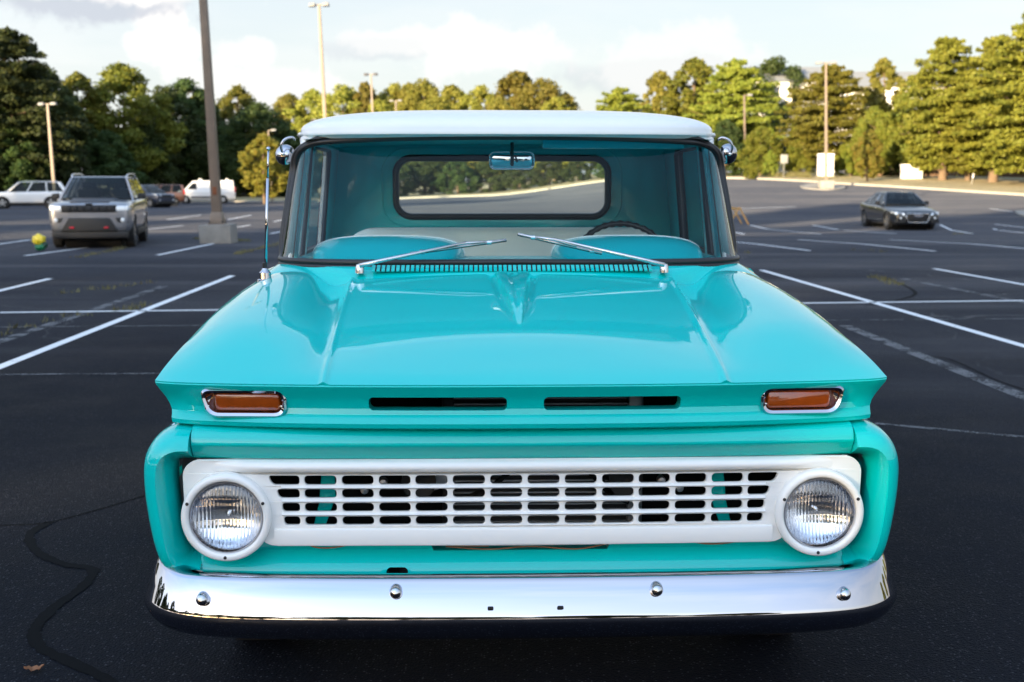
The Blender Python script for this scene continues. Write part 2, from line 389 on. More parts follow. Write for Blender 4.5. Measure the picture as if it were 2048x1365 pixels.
    # --- fender fronts: a frame that turns round the headlights
    for s in (-1, 1):
        path = spline([(.914, .836), (.955, .834), (.990, .818), (1.012, .785), (1.018, .735), (1.014, .66), (1.003, .58), (.990, .52), (.975, .488), (.952, .470), (.928, .464), (.903, .462)], 46)
        rings = []
        for i, (x, z) in enumerate(path):
            a, b = path[max(i - 1, 0)], path[min(i + 1, len(path) - 1)]; t = (b - a) / np.linalg.norm(b - a); n = np.array([-t[1], t[0]])
            if n @ (np.array([x, z]) - np.array([.80, .64])) < 0: n = -n
            f = np.clip(i / 45, 0, 1); dn = float(np.interp(f, [0, .12, .25, .5, .8, 1], [1, 1, .95, .88, .8, .6])); lowy = .0 + .045 * sst(.55, 1, f)
            sec = [(-.050, .30), (-.052, .235), (-.046, .205), (-.030, .170), (-.020, .150), (-.014, .143), (-.006, .146), (.012, .156), (.026, .176), (.036, .206), (.042, .25), (.043, .31), (.02, .33), (-.02, .33)]
            if f < .1: sec = [(q, yy + .0) for q, yy in sec]
            rings.append([(s * (x + n[0] * q * (dn if q > 0 else 1)), yy + lowy - .012, z + n[1] * q * (dn if q > 0 else 1)) for q, yy in sec])
        sweep('fender_front', rings, TURQ, T, sharp=50)
    # --- side panels
    side = [(.40, .975), (.46, 1.000), (.56, 1.028), (.70, 1.049), (.79, 1.052), (.84, 1.036), (.872, 1.000), (.886, .978), (.93, .972), (.97, .978)]
    def panel(name, s, y0, y1, mat, top=None, lowz=.40):
        rings = []
        for y in np.linspace(y0, y1, 14):
            tail = sst(3.0, 5.0, y) * .02
            fr = 0 if y > .5 else .02 * (1 - (y - .25) / .25)
            o = [(x - tail - fr, max(z, lowz)) for z, x in side]
            zt = float(np.interp(y, YE, ZE)) - .020 if top is None else top
            xt = float(HW(y)) - .010 if top is None else .955
            o += [(xt, zt - .035), (xt + .0, zt - .012), (xt - .012, zt)]
            rings.append([(s * x, y, z) for x, z in o] + [(s * (x - .03), y, z) for x, z in o[::-1]])
        return sweep(name, rings, mat, T, sharp=40)
    for s in (-1, 1):
        for nm, y0, y1, top, ax in (('fender', .295, 1.625, None, .95), ('door', 1.633, 2.80, 1.205, None), ('cab_corner', 2.808, 3.10, 1.205, None), ('bed_side', 3.16, 4.86, 1.165, 3.87)):
            p = panel(nm, s, y0, y1, TURQ, top)
            if ax: cut(p, [lathe('arch', [(0, -.2), (.42, -.2), (.42, .2), (0, .2)], None, axis='x', c=(s * 1.0, ax, .36), k=40)], 40)
            if nm == 'door':
                h = tube('handle', [(s * 1.055, 2.62, 1.0), (s * 1.075, 2.60, 1.01), (s * 1.075, 2.50, 1.01), (s * 1.05, 2.48, 1.0)], .011, CHROME); h.parent = p
        for ax in (.95, 3.87):
            w = empty('wheel'); w.parent = T
            lathe('tyre', [(.21, -.11), (.30, -.115), (.345, -.10), (.36, -.07), (.362, 0), (.36, .07), (.345, .10), (.30, .115), (.21, .11)], TYRE, w, 'x', (s * .86, ax, .36), 40)
            lathe('rim', [(0, s * .06), (.06, s * .065), (.09, s * .05), (.17, s * .045), (.20, s * .09), (.213, s * .105), (.213, -s * .1)], CREAM, w, 'x', (s * .86, ax, .36), 32)
            lathe('hubcap', [(0, s * .10), (.06, s * .095), (.09, s * .07), (.09, s * .05)], CHROME, w, 'x', (s * .86, ax, .36), 24)
    box('bed_floor', (-.95, 3.16, .72), (.95, 4.84, .75), DARKMET, T); box('bed_front', (-.97, 3.13, .60), (.97, 3.158, 1.165), TURQ, T, .006)
    box('tailgate', (-.95, 4.84, .62), (.95, 4.89, 1.16), TURQ, T, .01)
    box('bay_light_block', (-.93, .42, .40), (.93, 1.60, .41), BLACK, T); box('cab_floor', (-.95, 1.36, .50), (.95, 3.1, .52), BLACK, T)  # black sheet under the bay is added to keep light out from below
    box('frame_rail', (-.45, .3, .40), (-.36, 4.8, .49), BLACK, T); box('frame_rail', (.36, .3, .40), (.45, 4.8, .49), BLACK, T)
    box('firewall', (-.95, 1.27, .41), (.95, 1.29, 1.10), BLACK, T)
    # --- grille: stamped white plate with 56 slots and two headlight openings
    g = empty('grille'); g.parent = T
    hx, hz = .818, .634
    cols = [(598, 664), (674, 740), (751, 816), (827, 893), (904, 969), (980, 1045)]
    k = 1 / 739.5; cxp = 1050.5
    right = [((1056 - cxp) * k, (1121 - cxp) * k), ((1132 - cxp) * k, (1197 - cxp) * k), ((1208 - cxp) * k, (1273 - cxp) * k), ((1283 - cxp) * k, (1347 - cxp) * k), ((1358 - cxp) * k, (1422 - cxp) * k), ((1433 - cxp) * k, (1498 - cxp) * k)]
    rowz = [(.7195, .7460), (.6825, .7080), (.6440, .6690), (.6065, .6310)]
    endx = [.705, .682, .668, .664]
    holes = []
    for s in (-1, 1):
        for (z0, z1), ex in zip(rowz, endx):
            for a, b in right:
                lp = rrect(a, b, z0, z1, .0105, 4); holes.append([(s * p, q) for p, q in lp])
            lp = rrect((1508 - cxp) * k, ex, z0, z1, .0095, 4)
            sl = .012 if ex > .70 else (.007 if ex > .68 else .002)
            holes.append([(s * (p + (sl * (q - z1) / (z1 - z0) if p > .64 else 0)), q) for p, q in lp])
        holes.append([(s * hx + .101 * math.cos(a), hz + .101 * math.sin(a)) for a in np.linspace(0, 2 * math.pi, 49)[:-1]])
    half = [(0, .7905), (.86, .7885)]
    half += [(.893 + .047 * math.sin(a), .7415 + .047 * math.cos(a)) for a in np.linspace(.1, math.pi / 2, 8)]
    ro = .124; a0 = math.acos((.938 - hx) / ro)
    half += [(hx + ro * math.cos(a), hz + ro * math.sin(a)) for a in np.linspace(a0, -R(143), 30)]
    half += [(.715, .5555), (.700, .5495), (.68, .547), (0, .5455)]
    outl = half + [(-x, z) for x, z in half[-2:0:-1]]
    gy = lambda x: .158 + .020 * (abs(x) / .9) ** 3
    gp = plate('grille_plate', [outl] + holes, CREAM, g, .012, .0024, lambda a, b, h: (a, gy(a) - h, b), 35)
    # rolled top rail and flat bottom rail
    sweep('top_rail', [[(x, gy(x) + dy * (1 - float(sst(.72, .90, abs(x)))) - .0005, z + zo) for dy, zo in ((-.004, .0), (-.016, .004), (-.024, .012), (-.024, .022), (-.016, .031), (.0, .035), (.02, .036), (.02, 0))] for x in np.linspace(-.90, .90, 61) for z in (.7535,)], CREAM, g, sharp=60)
    sweep('bottom_rail', [[(x, gy(x) + dy, z) for dy, z in ((-.004, .598), (-.0135, .595), (-.015, .590), (-.015, .556), (-.012, .550), (.0, .548), (.0, .598))] for x in np.linspace(-.690, .690, 31)], CREAM, g, sharp=30)
    for z in (.7137, .6758, .6377):
        sweep('bar', [[(x, gy(x) + dy, z + dz) for dy, dz in ((0, -.0050), (-.012, -.0042), (-.0165, 0), (-.012, .0042), (0, .0050))] for x in np.linspace(-.668, .668, 31)], CREAM, g, sharp=60)
    # --- headlights
    for s in (-1, 1):
        h = empty('headlight'); h.parent = T; c = (s * hx, .140, hz)
        lathe('retaining_ring', [(.100, .04), (.1005, .002), (.103, -.006), (.108, -.009), (.116, -.008), (.1215, -.003), (.123, .006), (.123, .035)], CREAM, h, c=c, k=64, sharp=50)
        lathe('chrome_trim', [(.0945, .02), (.0945, .004), (.0965, -.001), (.0992, .001), (.1003, .008), (.1003, .02)], CHROME, h, c=c, k=64)
        rp = [(r, .014 - .030 * math.sqrt(max(0, 1 - (r / .105) ** 2)) + .012) for r in np.linspace(0.0005, .0955, 16)]
        lathe('lens', rp, LENS, h, c=c, k=64, sharp=None)
        bp = [(r, .048 - .027 * (r / .096) ** 2 + .003) for r in np.linspace(0.0005, .096, 16)]
        lathe('reflector', bp, REFLECTOR, h, c=c, k=48, sharp=None)
        lathe('bulb', [(.0005, .036), (.005, .038), (.006, .042), (.006, .05)], CHROME_SOFT, h, c=c, k=16)
        lathe('bucket', [(.0005, .10), (.10, .10), (.103, .03)], BLACK, h, c=c, k=32)
        for a in (88 + 180, 22, 158):
            lathe('screw', [(.0003, -.0115), (.0045, -.0105), (.005, -.006)], DARKMET, h, c=(c[0] + .1105 * math.cos(R(a)), c[1], c[2] + .1105 * math.sin(R(a))), k=10)
    # --- what shows behind the slots
    eb = empty('engine_bay'); eb.parent = T
    box('radiator_core', (-.20, .47, .46), (.32, .50, .93), DARKMET, eb)
    for i in range(26):
        z = .47 + i * .018
        if i == 0: fin0 = box('radiator_fin', (-.20, .460, z), (.32, .469, z + .004), ALU, eb)
        else: copy_of(fin0, eb, location=(0, 0, i * .018))
    box('radiator_tank', (.32, .44, .44), (.365, .50, .95), ALU, eb, .008); box('radiator_tank', (-.235, .44, .44), (-.20, .50, .95), DARKMET, eb, .006)
    for s in (-1, 1):
        lp = [(.548, .56), (.62, .56), (.60, .64), (.588, .76), (.556, .76), (.552, .66)]
        plate('bracket', [[(s * (a + (.04 if b < .6 and a < .56 else 0) - .02), b) for a, b in lp]], TURQ, eb, .02, .003, lambda a, b, hh: (a, .27 - hh, b))
        lathe('horn', [(.0005, .33), (.03, .33), (.045, .31), (.05, .29), (.05, .27), (.02, .275), (.0005, .28)], DARKMET, eb, c=(s * .30, .05, .685), k=24)
        lathe('bolt', [(.0005, .0), (.010, .002), (.012, .01), (.012, .03)], ALU, eb, c=(s * .40, .29, .69), k=12)
        lathe('bolt', [(.0005, .0), (.010, .002), (.012, .01), (.012, .03)], ALU, eb, c=(s * .455, .30, .665), k=12)
    lathe('pump_pulley', [(.0005, .38), (.045, .38), (.05, .40), (.05, .43), (.03, .44)], ALU, eb, c=(-.262, 0, .69), k=24)
    tube('hose', [(-.20, .42, .60), (-.1, .40, .64), (0, .41, .72), (.1, .42, .76)], .008, BLACK, eb)
    tube('hose', [(.12, .42, .74), (.2, .40, .70), (.27, .42, .62)], .012, BLACK, eb)
    tube('hose', [(.27, .40, .62), (.31, .40, .60), (.36, .42, .70)], .010, BLACK, eb)
    box('dark_backing', (-.91, .62, .42), (.91, .63, .97), BLACK, eb);  # black backing and side sheets added to keep the bay dark
    for s in (-1, 1): box('dark_side', (min(s * .90, s * .91), .26, .42), (max(s * .90, s * .91), .64, .90), BLACK, eb)
    # --- lower valance with a cut-out, and loose wires
    vp = [(.06, .560), (.034, .556), (.026, .545), (.030, .520), (.018, .500), (.006, .490), (-.004, .474), (-.006, .458), (.004, .446), (.08, .444), (.08, .56)]
    val = sweep('valance', [[(x, .175 + .02 * (abs(x) / .9) ** 3 + dy, z) for dy, z in vp] for x in np.linspace(-.905, .905, 41)], TURQ, T, sharp=30)
    cc = sweep('cutter_piece', [[(a, .1, b) for a, b in ((-.285, .60), (-.255, .517), (.235, .517), (.27, .60))], [(a, .4, b) for a, b in ((-.285, .60), (-.255, .517), (.235, .517), (.27, .60))]], None)
    c2 = sweep('cutter_piece', [[(a, .1, b) for a, b in rrect(-.385, -.325, .43, .4785, .012)], [(a, .4, b) for a, b in rrect(-.385, -.325, .43, .4785, .012)]], None)
    cut(val, [cc, c2], 30)
    for pts in ([(-.63, .19, .555), (-.58, .185, .535), (-.52, .187, .535), (-.45, .19, .553)], [(-.22, .2, .53), (-.1, .195, .522), (.02, .2, .528), (.15, .195, .521), (.26, .2, .54)],
                [(.42, .19, .556), (.5, .185, .537), (.58, .187, .538), (.66, .19, .556)], [(-.28, .2, .55), (-.2, .195, .535), (-.1, .2, .53)]):
        tube('wire', spline(pts, 20), .0022, WIRE, T, 6)
    # --- chrome bumper
    half = spline([(0, 0), (.40, .005), (.70, .018), (.87, .042), (.965, .085), (1.020, .155), (1.038, .25), (1.032, .40)], 44)
    path = [(-x, y) for x, y in half[:0:-1]] + [tuple(p) for p in half]
    bprof = [(-.075, .478), (-.045, .488), (-.022, .4905), (-.008, .487), (.004, .476), (.022, .436), (.038, .398), (.0435, .381), (.0415, .371), (.031, .348), (.012, .326), (-.008, .314), (-.035, .310), (-.06, .314), (-.05, .328), (-.02, .338), (.0, .365), (.012, .395), (-.005, .44), (-.02, .466)]
    rings = []
    for i, (x, y) in enumerate(path):
        a, b = np.array(path[max(i - 1, 0)]), np.array(path[min(i + 1, len(path) - 1)]); t = (b - a) / np.linalg.norm(b - a); n = np.array([t[1], -t[0]])
        e = sst(.93, 1.04, abs(x)) * .012
        rings.append([(x + n[0] * q, y + .045 + n[1] * q, z + e * (1 if z > .45 else 0)) for q, z in bprof])
    bumper = sweep('bumper', rings, CHROME, T, sharp=50)
    for x, z in ((-.870, .433), (-.350, .458), (.350, .458), (.868, .430)):
        yb = float(np.interp(abs(x), half[:, 0], half[:, 1])) + .045 - .030 - (.0 if z > .445 else .006)
        lathe('bolt_head', [(.0005, -.019), (.007, -.0175), (.013, -.013), (.0165, -.006), (.0175, .002), (.0175, .02)], CHROME_SOFT, bumper, c=(x, yb + (.006 if abs(x) < .5 else .004), z), k=24, sharp=None)
    for x in (-.355, .345):
        lathe('bolt_head', [(.0005, -.010), (.008, -.009), (.013, -.006), (.0155, .002), (.015, .02)], CHROME_SOFT, bumper, 'z', (x, .052, .336), 24, None)
    for x in (-.097, .090): box('slot_hole', (x - .008, -.002, .414), (x + .008, .012, .422), BLACK, bumper, .0035)
    # --- windscreen: glass that wraps round at both ends
    def arc(X, Y0, D, n=3.1, m=200):
        p = np.linspace(0, math.pi / 2, m); x = X * np.sin(p) ** (2 / n); y = Y0 + D * (1 - np.cos(p) ** (2 / n))
        L = np.concatenate([[0], np.cumsum(np.hypot(np.diff(x), np.diff(y)))]); L /= L[-1]
        return lambda s: (math.copysign(float(np.interp(abs(s), L, x)), s), float(np.interp(abs(s), L, y)))
    BA, TA = arc(.897, 1.375, .40), arc(.842, 1.765, .165)
    def G(s, v):
        xb, yb = BA(s); xt, yt = TA(s); zb = 1.250 - .004 * abs(s); zt = 1.714 - .030 * abs(s) ** 2.5
        bow = math.sin(math.pi * v) * .018
        return np.array([xb + (xt - xb) * v, yb + (yt - yb) * v - bow, zb + (zt - zb) * v])
    rv, rs = .30, .17
    smax = lambda v: 1.0 if v < 1 - rv else 1 - rs * (1 - math.sqrt(max(0, 1 - ((v - 1 + rv) / rv) ** 2)))
    vs = np.concatenate([np.linspace(0, 1 - rv, 14), 1 - rv + rv * np.sin(np.linspace(0, math.pi / 2, 14))[1:]])
    ws = grid('windscreen', [[G(s * smax(v), v) for v in vs] for s in np.linspace(-1, 1, 81)], SCREEN, T)
    sideL = [G(-smax(v), v) for v in vs]; sideR = [G(smax(v), v) for v in vs[::-1]]
    topc = [G(s, 1) for s in np.linspace(-smax(1), smax(1), 61)][1:-1]; botc = [G(s, 0) for s in np.linspace(1, -1, 81)][1:-1]
    per = sideL + topc + sideR + botc
    ctr = np.array([0, 2.2, 1.48])
    sl = empty('windscreen_seal'); sl.parent = T
    def off(p, a, b):
        d = np.array([p[0], 0, (p[2] - 1.48) * 2.2]); 
        n_ = np.array([p[0] * .9, (p[1] - 2.2), .12]); n_ /= np.linalg.norm(n_)
        e = np.array([0, 0, 0.]);
        if p[2] > 1.69: e = np.array([0, .25, 1.])
        elif p[2] < 1.262: e = np.array([0, -.35, -1.])
        else: e = np.array([np.sign(p[0]), .55, 0])
        return p + a * e / np.linalg.norm(e) + b * n_
    for a, r, b in ((.002, .0125, .004), (.021, .0135, -.001)):
        pp = np.array([off(p, a, b) for p in per])
        for _ in range(3): pp = .25 * np.roll(pp, 1, 0) + .5 * pp + .25 * np.roll(pp, -1, 0)
        tube('seal_bead', pp, r, RUBBER, sl, 8, True)
    # --- roof: white dome with visor edge
    def plan(a, r, n=4.6):
        c_, s_ = math.cos(a), math.sin(a)
        return (r * .868 * math.copysign(abs(c_) ** (2 / n), c_), 2.41 + r * .715 * math.copysign(abs(s_) ** (2 / n), s_))
    angs = np.linspace(0, 2 * math.pi, 161)[:-1]; rr_ = np.concatenate([[1.0, 1.002, 1.0], np.sin(np.linspace(math.pi / 2, .02, 26)) ** .55 * .999])
    hs = [-.012, -.004, .0] + [.106 * max(0, 1 - (min(r, 1)) ** 2.7) ** (1 / 2.7) for r in rr_[3:]]
    roof = grid('roof', [[(*plan(a, r), 1.738 + h - .012 * (plan(a, r)[1] > 2.6) * (plan(a, r)[1] - 2.6)) for r, h in zip(rr_, hs)] for a in angs], CREAM, T, closed_u=True, sharp=60); recalc(roof.data)
    # header and pillars between the glass and the roof edge
    opn = sideL + topc + sideR; n = len(opn); rows = []
    for i, p in enumerate(opn):
        wtop = float(sst(1.60, 1.70, p[2]))
        q_side = p + np.array([-np.sign(p[0]) * .012, .12, .01])
        px = np.clip(p[0] * 1.03, -.862, .862); py = 2.41 - .712 * (1 - min(1, abs(px) / .868) ** 4.6) ** (1 / 4.6) if abs(px) < .868 else 2.41
        q_top = np.array([px, min(py, p[1] + .06), 1.7285])
        q = q_side * (1 - wtop) + q_top * wtop
        rows.append([p + (q - p) * t + np.array([0, .010 * math.sin(math.pi * t), 0]) * wtop for t in np.linspace(0, 1, 6)])
    grid('windscreen_frame', rows, CREAM, T, sharp=50)
    for s in (-1, 1):
        tube('drip_rail', [(s * (abs(plan(a, 1.0)[0]) + .006), plan(a, 1.0)[1], 1.733) for a in np.linspace(-.42, 1.2, 40)], .008, CREAM, T, 6)
    grid('headliner', [[(x, y, 1.722 - .012 * (abs(x) / .8) ** 4) for y in np.linspace(1.80, 3.07, 8)] for x in np.linspace(-.82, .82, 12)], TURQ_IN, T)
    # cab back wall with window
    wall = [( -.93, .52), (.93, .52), (.93, 1.2), (.855, 1.733), (-.855, 1.733), (-.93, 1.2)]
    win = rrect(-.538, .538, 1.360, 1.664, .085, 10)
    plate('cab_back', [wall, win], TURQ_IN, T, .03, .002, lambda a, b, h: (a, 3.085 - h, b))
    plate('cab_back_skin', [[(-.93, 1.215), (.93, 1.215), (.86, 1.738), (-.86, 1.738)], rrect(-.545, .545, 1.353, 1.671, .09, 10)], CREAM, T, .006, .001, lambda a, b, h: (a, 3.112 - h, b))
    rw = [(a, 3.066, b) for a, b in rrect(-.532, .532, 1.366, 1.658, .08, 10)]
    tube('rear_window_seal', rw, .017, RUBBER, T, 8, True)
    mesh('rear_window', [(a, 3.085, b) for a, b in rrect(-.54, .54, 1.36, 1.664, .08, 10)], [tuple(range(44))], SCREEN, T)
    tube('wall_bead', [(a, 3.068, b) for a, b in rrect(-.60, .60, 1.318, 1.705, .12, 10)], .004, TURQ_IN, T, 6, True)
    # door uppers
    for s in (-1, 1):
        lean = lambda z: s * (.886 - .052 * (z - 1.2) / .53)
        outer = [(1.87, 1.195), (3.10, 1.195), (3.09, 1.733), (2.04, 1.733), (1.99, 1.70)]
        hole1 = [(1.93, 1.235), (2.10, 1.235), (2.12, 1.69), (2.05, 1.69), (2.03, 1.66)]; hole2 = [(2.15, 1.235), (2.80, 1.235), (2.78, 1.66), (2.74, 1.69), (2.17, 1.69)]
        plate('window_frame', [outer, hole1, hole2], CREAM, T, .012, .003, lambda a, b, h: (lean(b) + s * (h + .006), a, b))
        plate('window_frame_lining', [outer, [(y, z) for y, z in hole1], hole2], TURQ_IN, T, .012, .002, lambda a, b, h: (lean(b) + s * (h - .016), a, b))
        for nm, lp in (('vent_glass', hole1), ('door_glass', hole2)):
            mesh(nm, [(lean(b) - s * .002, a, b) for a, b in lp], [tuple(range(len(lp)))], SCREEN, T)
            tube('window_seal', [(lean(b) - s * .012, a, b) for a, b in lp], .013, RUBBER, T, 6, True)
        tube('vent_post', [(lean(1.235) - s * .012, 2.125, 1.235), (lean(1.69) - s * .012, 2.145, 1.69)], .012, CHROME_SOFT, T, 6)
    # dashboard, seat, steering wheel, mirrors
    d = empty('dashboard'); d.parent = T
    grid('dash_top', [[np.array([x, y, 1.232 + .004 * (1 - abs(x))]) for y in np.linspace(max(1.40, BA(min(1, abs(x) / .897))[1] - .0 if abs(x) < .897 else 1.75) + .004, 1.97, 8)] for x in np.linspace(-.86, .86, 41)], TURQ_IN, d)
    for cxh in (-.492, .492):
        rws = []
        for a in np.linspace(0, math.pi, 40):
            ex = 2 / 2.9; cx_, sx_ = math.copysign(abs(math.cos(a)) ** ex, math.cos(a)), abs(math.sin(a)) ** ex
            rws.append([(cxh + .31 * cx_ * q, y, 1.235 + .084 * sx_ * hq) for y, q, hq in ((1.64, .80, 0), (1.70, .86, .30), (1.76, .92, .62), (1.84, .97, .88), (1.92, 1, 1), (1.99, 1, 1.0), (2.0, .99, .97), (2.0, .0, 0))])
        grid('dash_hood', rws, TURQ_IN, d, sharp=50)
        tube('dash_trim', [(cxh + .311 * math.copysign(abs(math.cos(a)) ** (2 / 2.9), math.cos(a)), 1.955, 1.237 + .084 * abs(math.sin(a)) ** (2 / 2.9)) for a in np.linspace(.0, math.pi, 40)], .0035, CREAM, d, 6)
    box('dash_face', (-.86, 1.96, .80), (.86, 1.99, 1.234), TURQ_IN, d)
    st = empty('bench_seat'); st.parent = T
    lp = rrect(-.775, .775, .70, 1.322, .16, 10)
    sweep('seat_back', [[(a * q, y, .70 + (b - .70) * q) for a, b in lp] for y, q in ((2.66, .955), (2.675, .985), (2.70, 1), (2.80, 1), (2.83, .985))], VINYL, st, sharp=60)
    box('seat_cushion', (-.77, 2.15, .60), (.77, 2.70, .84), VINYL, st, .05, 3)
    sw = empty('steering_wheel'); sw.parent = T
    cw = Vector((.505, 2.17, 1.188)); tilt = R(34); ux = Vector((1, 0, 0)); uz = Vector((0, math.sin(tilt), math.cos(tilt)))
    ring_pts = [cw + .205 * (math.cos(a) * ux + math.sin(a) * uz) for a in np.linspace(0, 2 * math.pi, 73)[:-1]]
    tube('rim', ring_pts, [.0125 + .0022 * math.cos(i * math.pi) for i in range(72)], RUBBER, sw, 10, True)
    for a in (200, 340): tube('spoke', [cw, cw + .2 * (math.cos(R(a)) * ux + math.sin(R(a)) * uz)], .010, RUBBER, sw)
    ax = ux.cross(uz); tube('column', [cw + ax * .02, cw - ax * .02 + Vector((0, -.35, -.25))], .03, DARKMET, sw, 12)
    lathe('horn_button', [(.0005, -.02), (.04, -.015), (.05, .0)], DARKMET, sw, c=tuple(cw), k=20)
    rm = empty('rear_view_mirror'); rm.parent = T
    cx0 = .016
    sweep('mirror_shell', [[(a, y + .0, b) for a, b in rrect(cx0 - .092 + g_, cx0 + .092 - g_, 1.592 + g_, 1.664 - g_, .022, 6)] for y, g_ in ((1.932, .012), (1.936, .005), (1.943, .0), (1.962, 0))], CHROME, rm, sharp=60)
    tube('mirror_trim', [(a, 1.938, b) for a, b in rrect(cx0 - .091, cx0 + .091, 1.593, 1.663, .022, 6)], .003, CHROME, rm, 6, True)
    tube('mirror_arm', [(cx0, 1.90, 1.70), (cx0, 1.915, 1.66), (cx0, 1.925, 1.607)], .007, DARKMET, rm); tube('mirror_arm', [(cx0 + .012, 1.92, 1.65), (cx0 + .022, 1.93, 1.622)], .004, DARKMET, rm)
    lathe('pivot', [(.0005, -.006), (.006, -.004), (.007, .004)], CHROME, rm, c=(cx0, 1.925, 1.607), k=12)
    box('sun_visor', (.14, 1.90, 1.675), (.72, 1.93, 1.716), TURQ_IN, T, .01)
    for s in (-1, 1):
        m = empty('door_mirror'); m.parent = T
        c = (s * .922, 2.0, 1.655)
        hd = lathe('mirror_head', [(.0005, -.022), (.012, -.021), (.024, -.017), (.034, -.010), (.040, .0), (.0425, .008), (.0425, .014), (.039, .018), (.0005, .018)], CHROME, m, c=(0, 0, 0), k=40, sharp=60)
        hd.location = c; hd.rotation_euler = (R(10 if s > 0 else -14), 0, R(s * 18))
        tube('mirror_arm', spline([(s * .868, 1.97, 1.712), (s * .885, 1.965, 1.722), (s * .912, 1.955, 1.712), (s * .926, 1.955, 1.685), (s * .922, 1.972, 1.655)], 16), .0055, CHROME, m, 8)
        tube('mirror_brace', [(s * .868, 2.0, 1.648), (s * .905, 1.985, 1.655)], .005, DARKMET, m, 8)
        lathe('clamp_bolt', [(.0005, -.01), (.007, -.008), (.008, .006)], CHROME_SOFT, m, c=(s * .922, 1.972, 1.655), k=12)
    # --- cowl: vent slats between hood and glass
    rows = []
    for u in np.linspace(-1, 1, 81):
        xf = u * .950; yf = float(yrear(abs(u))) + .004; zf = float(hood_z(np.array(xf), np.array(min(yf, 1.49)))) - .004 - .012 * (1 if abs(u) < .09 else 0) * 0
        if abs(u) < .12: zf = float(zc(1.3)) - .004
        b = G(u, 0) + np.array([0, -.012, -.014]); 
        rows.append([np.array([xf, yf - .06, zf - .030])] + [np.array([xf, yf, zf]) * (1 - t) + b * t + np.array([0, 0, .006 * math.sin(math.pi * t)]) for t in np.linspace(0, 1, 6)])
    cowl = grid('cowl', rows, TURQ, T, sharp=40)
    cpt = lambda x, t: np.array([x, 1.304 + t * .059, 1.207 + t * .029 + .006 * math.sin(math.pi * t) + .004])
    grid('vent_opening', [[cpt(x, t) - np.array([0, 0, 0.0015]) for t in (.22, .5, .78)] for x in np.linspace(-.505, .505, 60)], BLACK, cowl)
    n = 58; sl0 = None
    for i in range(n):
        x = -.505 + 1.01 * i / (n - 1); lean_ = .010 * x / .5
        if sl0 is None:
            a, b = cpt(0, .20), cpt(0, .80)
            sl0 = hexa('vent_slat', [(-.0060, a[1], a[2] - .001), (.0060, a[1], a[2] - .001), (.0060, b[1], b[2] - .001), (-.0060, b[1], b[2] - .001), (-.0060, a[1], a[2] + .003), (.0060, a[1], a[2] + .003), (.0060, b[1], b[2] + .003), (-.0060, b[1], b[2] + .003)], TURQ, cowl)
            sl0.location = (x, 0, 0)
        else: copy_of(sl0, cowl, location=(x, 0, 0))
    # --- wipers
    for s, base, mid, ends in ((-1, (-.552, 1.328, 1.236), (-.150, 1.375, 1.318), ((-.372, 1.352, 1.283), (-.020, 1.388, 1.330))), (1, (.552, 1.328, 1.234), (.180, 1.375, 1.310), ((.33, 1.352, 1.283), (.022, 1.388, 1.352)))):
        w = empty('wiper'); w.parent = T
        base = (s * .555, 1.325, 1.236)
        e0, e1 = ends; mid = tuple(.42 * a + .58 * b for a, b in zip(e0, e1)); up = lambda p, k=.012: (p[0], p[1] - .012, p[2] + k)
        lathe('pivot', [(.0005, .034), (.012, .031), (.016, .02), (.017, .0)], CHROME_SOFT, w, 'z', (base[0], base[1], base[2] - .022), 20)
        tube('arm', [up(base, .005), up(tuple(.8 * a + .2 * b for a, b in zip(base, mid)), .008), up(mid)], [.0095, .0075, .0045], CHROME_SOFT, w, 8)
        tube('blade', [e0, e1], .0058, CHROME_SOFT, w, 6)
        tube('blade_rubber', [(a[0], a[1] + .008, a[2] - .004) for a in (e0, e1)], .0035, RUBBER, w, 6)
        tube('bridge', [up(tuple(e0[i] + .3 * (e1[i] - e0[i]) for i in range(3)), .004), up(mid, .010), up(tuple(e0[i] + .78 * (e1[i] - e0[i]) for i in range(3)), .004)], .005, CHROME_SOFT, w, 6)
        for q in (.12, .82): p = tuple(e0[i] + q * (e1[i] - e0[i]) for i in range(3)); lathe('clip', [(.0005, -.008), (.0085, -.008), (.0085, .008), (.0005, .008)], CHROME_SOFT, w, 'x', p, 8)
    # --- antenna
    an = empty('antenna'); an.parent = T; b = (-.893, 1.30, 1.182)
    lathe('base', [(.030, .0), (.029, .010), (.022, .014), (.021, .036), (.012, .046), (.010, .052)], CHROME, an, 'z', b, 24)
    lathe('collar', [(.0085, .052), (.0085, .072), (.0005, .073)], RUBBER, an, 'z', b, 14)
    tp = (b[0] + .020, b[1] + .02, 1.660); lp = lambda q: tuple(b[i] + q * (tp[i] - b[i]) for i in range(3))
    tube('mast', [lp(.12), lp(.78)], .0055, CHROME, an, 8); tube('mast_tip', [lp(.78), lp(.985)], .0038, CHROME, an, 8)
    lathe('tip_ball', [(.0005, -.006), (.006, -.004), (.0075, 0), (.006, .005), (.0005, .008)], CHROME, an, 'z', tp, 12)
    return T
truck = build_truck()
